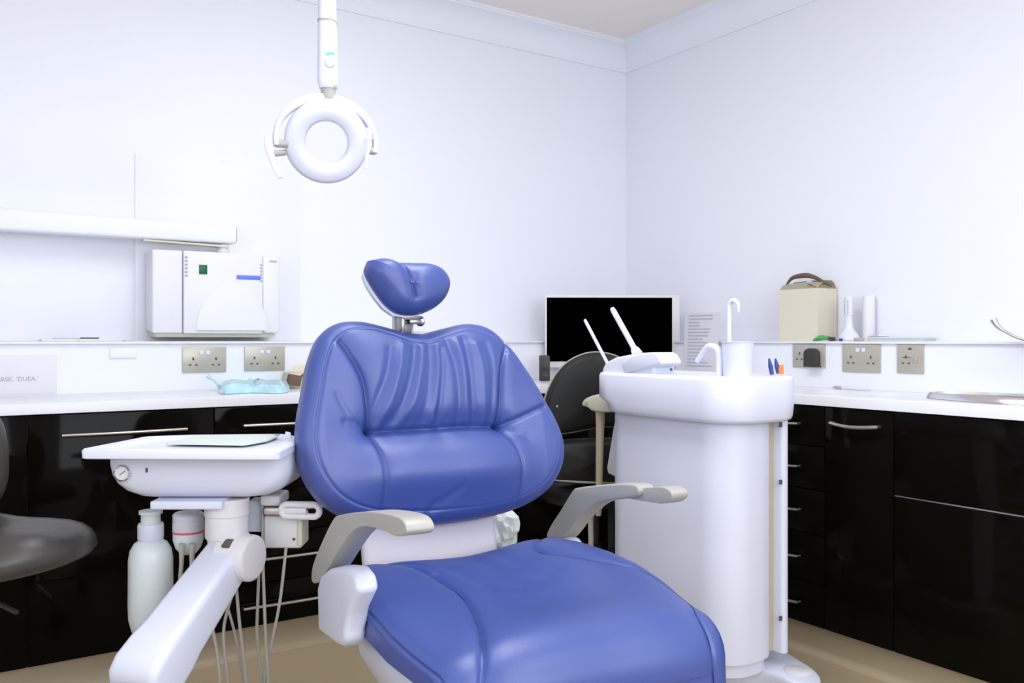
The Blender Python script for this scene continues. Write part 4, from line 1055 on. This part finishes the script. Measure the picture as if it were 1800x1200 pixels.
# spout
Xs = 1.64
sp = [cp(1265, 661, Xs), cp(1265, 630, Xs), cp(1262, 615, Xs), cp(1252, 609, Xs), cp(1242, 612, Xs), cp(1225, 635, Xs)]
obj('rinse_spout', tube(sp, [.0095, .0095, .0095, .0090, .0080, .0060], 14, 6), M['white'], cu)
# drinking cup and hooked swan spout behind it
Xc_ = 1.66
pc_ = cp(1297, 660, Xc_); kk = (pc_-CAMP).dot(FW)/FPX
zc_ = .8658
t = thing('cup', 'white plastic drinking cup on the basin top', 'cup', (pc_.x, pc_.y, zc_))
zt_ = dep(1297, 600, kk*FPX).z
obj('cup_body', lathe([(0, zc_), (24.5*kk, zc_), (25*kk, zc_+.002), (27.6*kk, zt_-.003), (29.5*kk, zt_-.002), (29.5*kk, zt_), (26.8*kk, zt_), (23.5*kk, zc_+.005), (0, zc_+.004)], (pc_.x, pc_.y, 0), UP, 40), M['white'], t, smooth=50)
X2 = 1.735
sw = [cp(1282, 662, X2), cp(1282, 600, X2), cp(1282, 545, X2), cp(1283, 533, X2), cp(1290, 528, X2), cp(1297, 534, X2), cp(1298, 549, X2)]
obj('cup_filler', tube(sw, [.0062, .0062, .0062, .0062, .0066, .0060, .0035], 12, 5), M['white'], cu)
# pens
for i, (x0, y0, x1, y1, m, lb) in enumerate(((1357, 658, 1352, 630, 'dblue', 'left of the two dark blue plastic tips on the basin top'), (1368, 656, 1363, 630, 'dblue', 'right of the two dark blue plastic tips, next to the orange one'), (1373, 657, 1373, 641, 'orange', 'short orange plastic tip at the right end of the basin top'))):
    X = 1.79; A, B = cp(x0, y0, X), cp(x1, y1, X)
    tag(obj('nozzle_tip', tube([A, A.lerp(B, .5), B], [.0050, .0062, .0025] if m == 'dblue' else [.0065, .0065, .0055], 10, 3), M[m]), lb, 'nozzle tip')
# cream holder at the left with the suction hose
Xh = 1.66
tb([(1022, 712), (1026, 702), (1040, 695), (1060, 692), (1072, 695), (1074, 722), (1055, 724), (1040, 722), (1032, 716)], 1.63, .05, .006, 'hose_holder', M['cream'], cu, 3)
obj('holder_pivot', lathe([(0, 0), (.004, 0), (.004, .002), (0, .003)], cp(1031, 708, 1.629), (-1, 0, 0), 14), M['grey'], cu)
obj('suction_handle', tube([cp(1055, 722, 1.65), cp(1055, 745, 1.65), cp(1054, 790, 1.65), cp(1053, 860, 1.65), cp(1052, 895, 1.65), cp(1052, 906, 1.65)], [.015, .013, .0115, .0105, .0105, .008], 16, 5), M['beige'], cu)
obj('handle_tip', lathe([(.0125, 0), (.0125, .03), (.011, .035), (.0, .035)], cp(1052, 893, 1.65), UP, 16), M['cream'], cu)
obj('hose', tube([cp(1056, 880, 1.68), cp(1040, 905, 1.68), cp(1039, 950, 1.68), cp(1042, 1010, 1.68), Vector((1.69, 1.93, .12)), Vector((1.72, 1.86, .06))], .0085, 12, 6), M['hose'], cu)
# side flap at the left of the column
fl = [cp(1084, 735, 1.63), cp(1079, 742, 1.66), cp(1066, 825, 1.66), cp(1068, 832, 1.66), cp(1084, 842, 1.63)]
fl = [Vector((1.66, p.y, p.z)) for p in [cp(1088, 735, 1.66), cp(1079, 742, 1.66), cp(1066, 822, 1.66), cp(1068, 832, 1.66), cp(1092, 843, 1.66)]]
obj('side_flap', prism(fl, (.06, 0, 0), .005), M['white'], cu)

# ------------------------------------------------------------------ clear plastic bag behind the chair
pb_ = dep(883, 930, 2.25)
rnd = random.Random(7)
bm = bmesh.new(); bmesh.ops.create_icosphere(bm, subdivisions=3, radius=1)
for v in bm.verts:
    n = v.co.normalized(); f = 1+.28*math.sin(7*n.x+3*n.z)*math.cos(6*n.y+2*n.x)+.12*rnd.uniform(-1, 1)
    v.co = pb_ + RT*(n.x*f*.040) + FW*(n.y*f*.04) + UP*(n.z*f*.055)
tag(obj('plastic_bag', bm, M['bottle'], None, smooth=25), 'crumpled translucent plastic bag hanging behind the chair\'s back plate', 'bag')
# ------------------------------------------------------------------ stools
def stool_base(t, c, zseat, R=.24, m='chrome', rot=0.3):
    obj('gas_column', lathe([(0, .10), (.028, .10), (.028, .28), (.016, .285), (.016, zseat), (0, zseat)], (c.x, c.y, 0), UP, 24), M['dark'], t)
    obj('hub', lathe([(0, .075), (.042, .075), (.045, .085), (.040, .125), (.03, .13), (0, .13)], (c.x, c.y, 0), UP, 28), M[m], t)
    for k in range(5):
        a = rot+2*PI*k/5; d = Vector((math.cos(a), math.sin(a), 0)); cc = Vector((c.x, c.y, 0))
        obj('leg', tube([cc+d*.03+UP*.105, cc+d*.12+UP*.10, cc+d*R+UP*.075], [.020, .016, .011], 10, 4, flat=.8), M[m], t)
        s = Vector((-d.y, d.x, 0)); wc = cc+d*R
        ca_ = obj('caster', lathe([(0, -.022), (.024, -.022), (.026, -.018), (.026, -.006), (.018, -.004), (.018, .004), (.026, .006), (.026, .018), (.024, .022), (0, .022)], wc+UP*.0265, s, 20), M['dark'], t)
        obj('fork', lathe([(0, .03), (.006, .03), (.006, .075), (0, .075)], wc, UP, 10), M[m], ca_)
# rear stool: backrest with grey piping, lower pad, seat
sc = dep(1045, 800, 2.90); 
t = thing('operator_stool', 'black upholstered stool with grey piping between the chair and the white column', 'stool', (sc.x, sc.y, 0))
Zs = 2.76
def S_(px, py, Z): return dep(px, py, Z)
bp_ = [(955, 720), (957, 700), (964, 680), (978, 655), (1000, 634), (1030, 621), (1060, 620), (1090, 630), (1112, 655), (1124, 690), (1130, 745), (1120, 757), (1080, 749), (1050, 750), (1010, 757), (975, 760), (960, 750)]
kz = Zs/FPX
cxs, cys = 1043, 700
SB = dep(cxs, cys, Zs); bpo = [((x-cxs)*kz, (cys-y)*kz) for x, y in bp_]
def hst(U, V, S): return .02*(1-np.exp(-S/.05))-.0035*np.exp(-((S-.012)/.002)**2) + .05*(U/.13)**2*.5
stb = cushion('backrest', bpo, SB+FW*.02, RT, UP, -FW, .05, .02, hst, M['vinyl'], t, c=(0, 0), NT=120, NR=40, Rb=.015)
O_ = resample(sm2(bpo+[bpo[0]], 8)[:-1], 90)
obj('piping', tube([SB+FW*.02+RT*(u*1.002)+UP*(v*1.002)-FW*(.030+.05*(u/.13)**2*.5) for u, v in O_], .0035, 8, closed=True), M['pipe'], stb)
obj('button', lathe([(0, 0), (.004, 0), (.003, .002), (0, .003)], dep(979, 714, Zs-.06), -FW, 12), M['steel'], stb)
sp2 = [(952, 780), (965, 775), (1010, 770), (1080, 768), (1125, 772), (1135, 800), (1125, 838), (1090, 848), (1040, 849), (985, 845), (955, 838), (948, 810)]
sp2o = [((x-cxs)*kz, (808-y)*kz) for x, y in sp2]
stp = cushion('lower_pad', sp2o, dep(cxs, 808, Zs)+FW*.01, RT, UP, -FW, .06, .025, lambda U, V, S: .02*(1-np.exp(-S/.04)), M['vinyl'], t, NT=100, NR=30)
obj('piping', tube([dep(x, y, Zs-.055) for x, y in [(955, 838), (985, 844), (1040, 848), (1090, 848), (1125, 840)]], .004, 8, 5), M['pipe'], stp)
seatc = Vector((sc.x, sc.y, .46))
obj('back_post', tube([dep(1043, 740, Zs+.04), dep(1043, 830, Zs+.05), Vector((sc.x, sc.y, .44))], [.016, .016, .014], 10, 5), M['dark'], t)
obj('seat', lathe([(0, .43), (.17, .43), (.19, .44), (.20, .465), (.19, .495), (.15, .508), (0, .512)], (sc.x, sc.y, 0), UP, 44), M['vinyl'], t, smooth=60)
stool_base(t, sc, .43, .21)
# near stool at the left edge
nz = 1.72
nc = dep(-58, 950, nz+.03)
nc = Vector((nc.x, nc.y, 0))
t = thing('operator_stool', 'dark taupe saddle stool cut off by the left edge of the photo', 'stool', nc)
kz = nz/FPX
def zn(py, Z=nz): return EYE-(py-597)/FPX*Z
# seat: rounded pad with rising rear-left, tapering pointed right
secs = []
prof = [(0, 0), (.25, .03), (.55, .085), (.8, .135), (.95, .165), (1, .185)]
NS = 64
sc_top = zn(905); sc_bot = zn(1015)
def seat_ring(f, zf, top):
    out = []
    for k in range(NS):
        a = 2*PI*k/NS; ca, sa = math.cos(a), math.sin(a)
        r = .232*(1+.06*math.cos(2*a))
        x = r*ca*f; y = r*.90*sa*f
        base = sc_bot+.030+.018*ca+.0*sa
        ht = .052+.012*math.cos(3*a)
        sad = .030*math.exp(-((x+.02)/.10)**2)*(1-abs(y)/.30) + (.022*math.exp(-((y+.12)/.06)**2)) - .010*math.exp(-((y+.02)/.05)**2)
        z = base + (ht*zf+sad*max(0, zf) if top else -.034*zf)
        out.append(Vector((nc.x, nc.y, 0))+RT*x+FW*y+UP*z)
    return out
rings = [seat_ring(f, z_, False) for f, z_ in ((.05, 1), (.6, .95), (.85, .75), (.96, .4), (1, .0))]+[seat_ring(f, z_, True) for f, z_ in ((.985, .25), (.95, .5), (.88, .72), (.78, .87), (.62, .97), (.45, 1), (.25, 1), (.05, 1))]
obj('seat', loft(rings), M['vinyl2'], t, smooth=70)
bpo2 = [(-.15, -.10), (0, -.12), (.12, -.11), (.165, -.06), (.17, .02), (.15, .09), (.08, .13), (-.06, .13), (-.14, .09), (-.17, 0)]
q = dep(-133, 808, nz+.07)
cushion('backrest', bpo2, q+FW*.02, RT, UP, -FW, .055, .03, lambda U, V, S: .02*(1-np.exp(-S/.04)), M['vinyl2'], t, NT=100, NR=40)
obj('back_post', tube([q+FW*.03, q+FW*.03-UP*.12, Vector((nc.x, nc.y, sc_bot))], .014, 10, 5), M['dark'], t)
stool_base(t, nc, sc_bot+.01, .27, 'chrome', .9)
obj('lever', tube([Vector((nc.x, nc.y, sc_bot-.03)), dep(30, 1076, nz-.02)], .005, 8), M['dark'], t)

# ------------------------------------------------------------------ overhead lamp
lamp = thing('dental_lamp', 'white overhead dental lamp with a ring-shaped head on a ceiling arm', 'lamp', dep(577, 150, 2.0))
ZL = 2.0
def L_(px, py, dz=0): return dep(px, py, ZL+dz)
kz = ZL/FPX
tp_ = L_(576, -60); 
def vsec(py, hw, hd, dx=0): c = L_(576+dx, py); return [c+RT*a+FW*b for a, b in rrect(0, 0, hw, hd, min(hw, hd)*.7, 5)]
obj('arm_post', loft([vsec(39, 15.2*kz, .022, -.5), vsec(100, 15.8*kz, .024), vsec(140, 16.5*kz, .025), vsec(150, 16*kz, .024), vsec(157, 12*kz, .020)]), M['white'], lamp, smooth=50)
zc2 = ZC
up_ = [vsec(38, 15*kz, .022, -.5), vsec(6, 14.5*kz, .022, -1), vsec(-60, 14*kz, .021, -2)]
obj('upper_post', loft(up_), M['white'], lamp, smooth=50)
tpos = L_(574, -60)
obj('ceiling_arm', loft([[tpos+UP*(-.02)+FW*s+RT*a+UP*b for a, b in rrect(0, 0, .026, .03, .015, 4)] for s in (.03, -.3, -.62)]), M['white'], lamp, smooth=50)
cp0 = tpos-FW*.59
obj('ceiling_post', lathe([(.03, cp0.z-.02), (.03, ZC-.03), (.08, ZC-.028), (.085, ZC-.001), (0, ZC-.001)], (cp0.x, cp0.y, 0), UP, 28), M['white'], lamp)
obj('arm_ring', loft([vsec(40.5, 15.9*kz, .0235, -.5), vsec(37.5, 15.9*kz, .0235, -.5)]), M['grey'], lamp)
obj('screw_cover', lathe([(0, 0), (9.0*kz, 0), (9.0*kz, .002), (8*kz, .004), (0, .004)], L_(581, 110, -.0235), -FW, 24), M['lav'], lamp)
obj('cyan_mark', prism([L_(581, 106, -.0245)+RT*(r*kz*math.cos(a))+UP*(r*kz*math.sin(a)) for r, a in [(14, math.radians(d)) for d in (55, 70, 90, 110, 125)]+[(10.6, math.radians(d)) for d in (125, 110, 90, 70, 55)]], -FW*.001), M['cyan'], lamp)
obj('swivel', lathe([(0, -.012), (.014, -.012), (.017, -.004), (.017, .012), (.021, .014), (.021, .018), (0, .018)], L_(577, 166), UP, 28), M['grey'], lamp)
# head ring, tilted: faces down towards the chair and to the camera
rc = L_(574, 250)
hN = (-FW*.92-RT*.20-UP*.22+RT*0).normalized()
hN = (-FW*.90+RT*.28-UP*.30).normalized()
hX, hY, hN = frame(hN)
RO, RI, RH = .095, .049, .018
ex, ey = 1.0, .98
def ring_prof():
    return [(RI, -.016), (RI-.002, 0), (RI+.001, .009), (RI+.005, .013), ((RI+RO)/2, .015), (RO-.010, .012), (RO-.003, .007), (RO, -.006), (RO-.006, -.020), (RO-.022, -.030), (RI+.010, -.026)]
bm = bmesh.new(); NSg = 64; pr = ring_prof(); rr_ = []
for k in range(NSg):
    a = 2*PI*k/NSg; d = hX*math.cos(a)+hY*math.sin(a)
    rr_.append([bm.verts.new(rc+d*r+hN*h) for r, h in pr])
for k in range(NSg):
    A, B = rr_[k], rr_[(k+1) % NSg]
    for j in range(len(pr)): bm.faces.new((A[j], A[(j+1) % len(pr)], B[(j+1) % len(pr)], B[j]))
bmesh.ops.recalc_face_normals(bm, faces=bm.faces)
obj('lamp_ring', bm, M['white'], lamp, smooth=50)
# yoke: flat band arching over the ring
yk = []
for a in np.linspace(-10, 190, 25):
    a = math.radians(a); yk.append((math.cos(a), math.sin(a)))
yR = .114
tips = rc - UP*.0
yX = (RT*.93+FW*.36).normalized()
yz = math.sqrt(1)
YK = [rc+hN*-.005+yX*(c*yR)+UP*(s*(L_(577, 165).z-rc.z-.012)) for c, s in yk]
bm = bmesh.new(); rows = []
for i, p in enumerate(YK):
    a = YK[max(0, i-1)]; b = YK[min(len(YK)-1, i+1)]; tg = (b-a).normalized()
    wv = tg.cross(yX.cross(UP)).normalized(); dv = yX.cross(UP).normalized()
    wdt = .017*(1-.35*abs(yk[i][0])**4)
    rows.append([p+dv*a_+wv*b_ for a_, b_ in rrect(0, 0, wdt, .0105*(1-.45*abs(yk[i][0])**3), .005, 3)])
obj('yoke', loft(rows), M['white'], lamp, smooth=50)
for s_ in (-1, 1):
    e = rc+hN*-.005+yX*(s_*yR*.99)-UP*.012
    obj('pivot_pin', tube([e, e-yX*(s_*.026)], .009, 14), M['grey'], lamp)
# handles
hl_ = [L_(468, 236, -.06), L_(471, 255, -.06), L_(477, 275, -.06), L_(486, 300, -.06), L_(493, 312, -.06)]
obj('handle', tube(hl_, [.0045, .009, .0085, .0065, .0055], 12, 5, flat=.6), M['white'], lamp)
obj('handle_mount', tube([L_(478, 270, -.05), L_(500, 268, -.02)], .007, 12), M['grey'], lamp)
hr_ = [L_(645, 236, .04), L_(651, 250, .04), L_(655, 256, .04)]
obj('handle', tube([L_(648, 225, .03), L_(650, 245, .03), L_(645, 275, .03), L_(643, 296, .03)], [.007, .006, .005, .004], 12, 5, flat=.7), M['white'], lamp)
obj('cyan_cap', lathe([(0, 0), (.007, 0), (.007, .003), (0, .004)], L_(650, 243, .0), -FW, 16), M['bottle'], lamp)
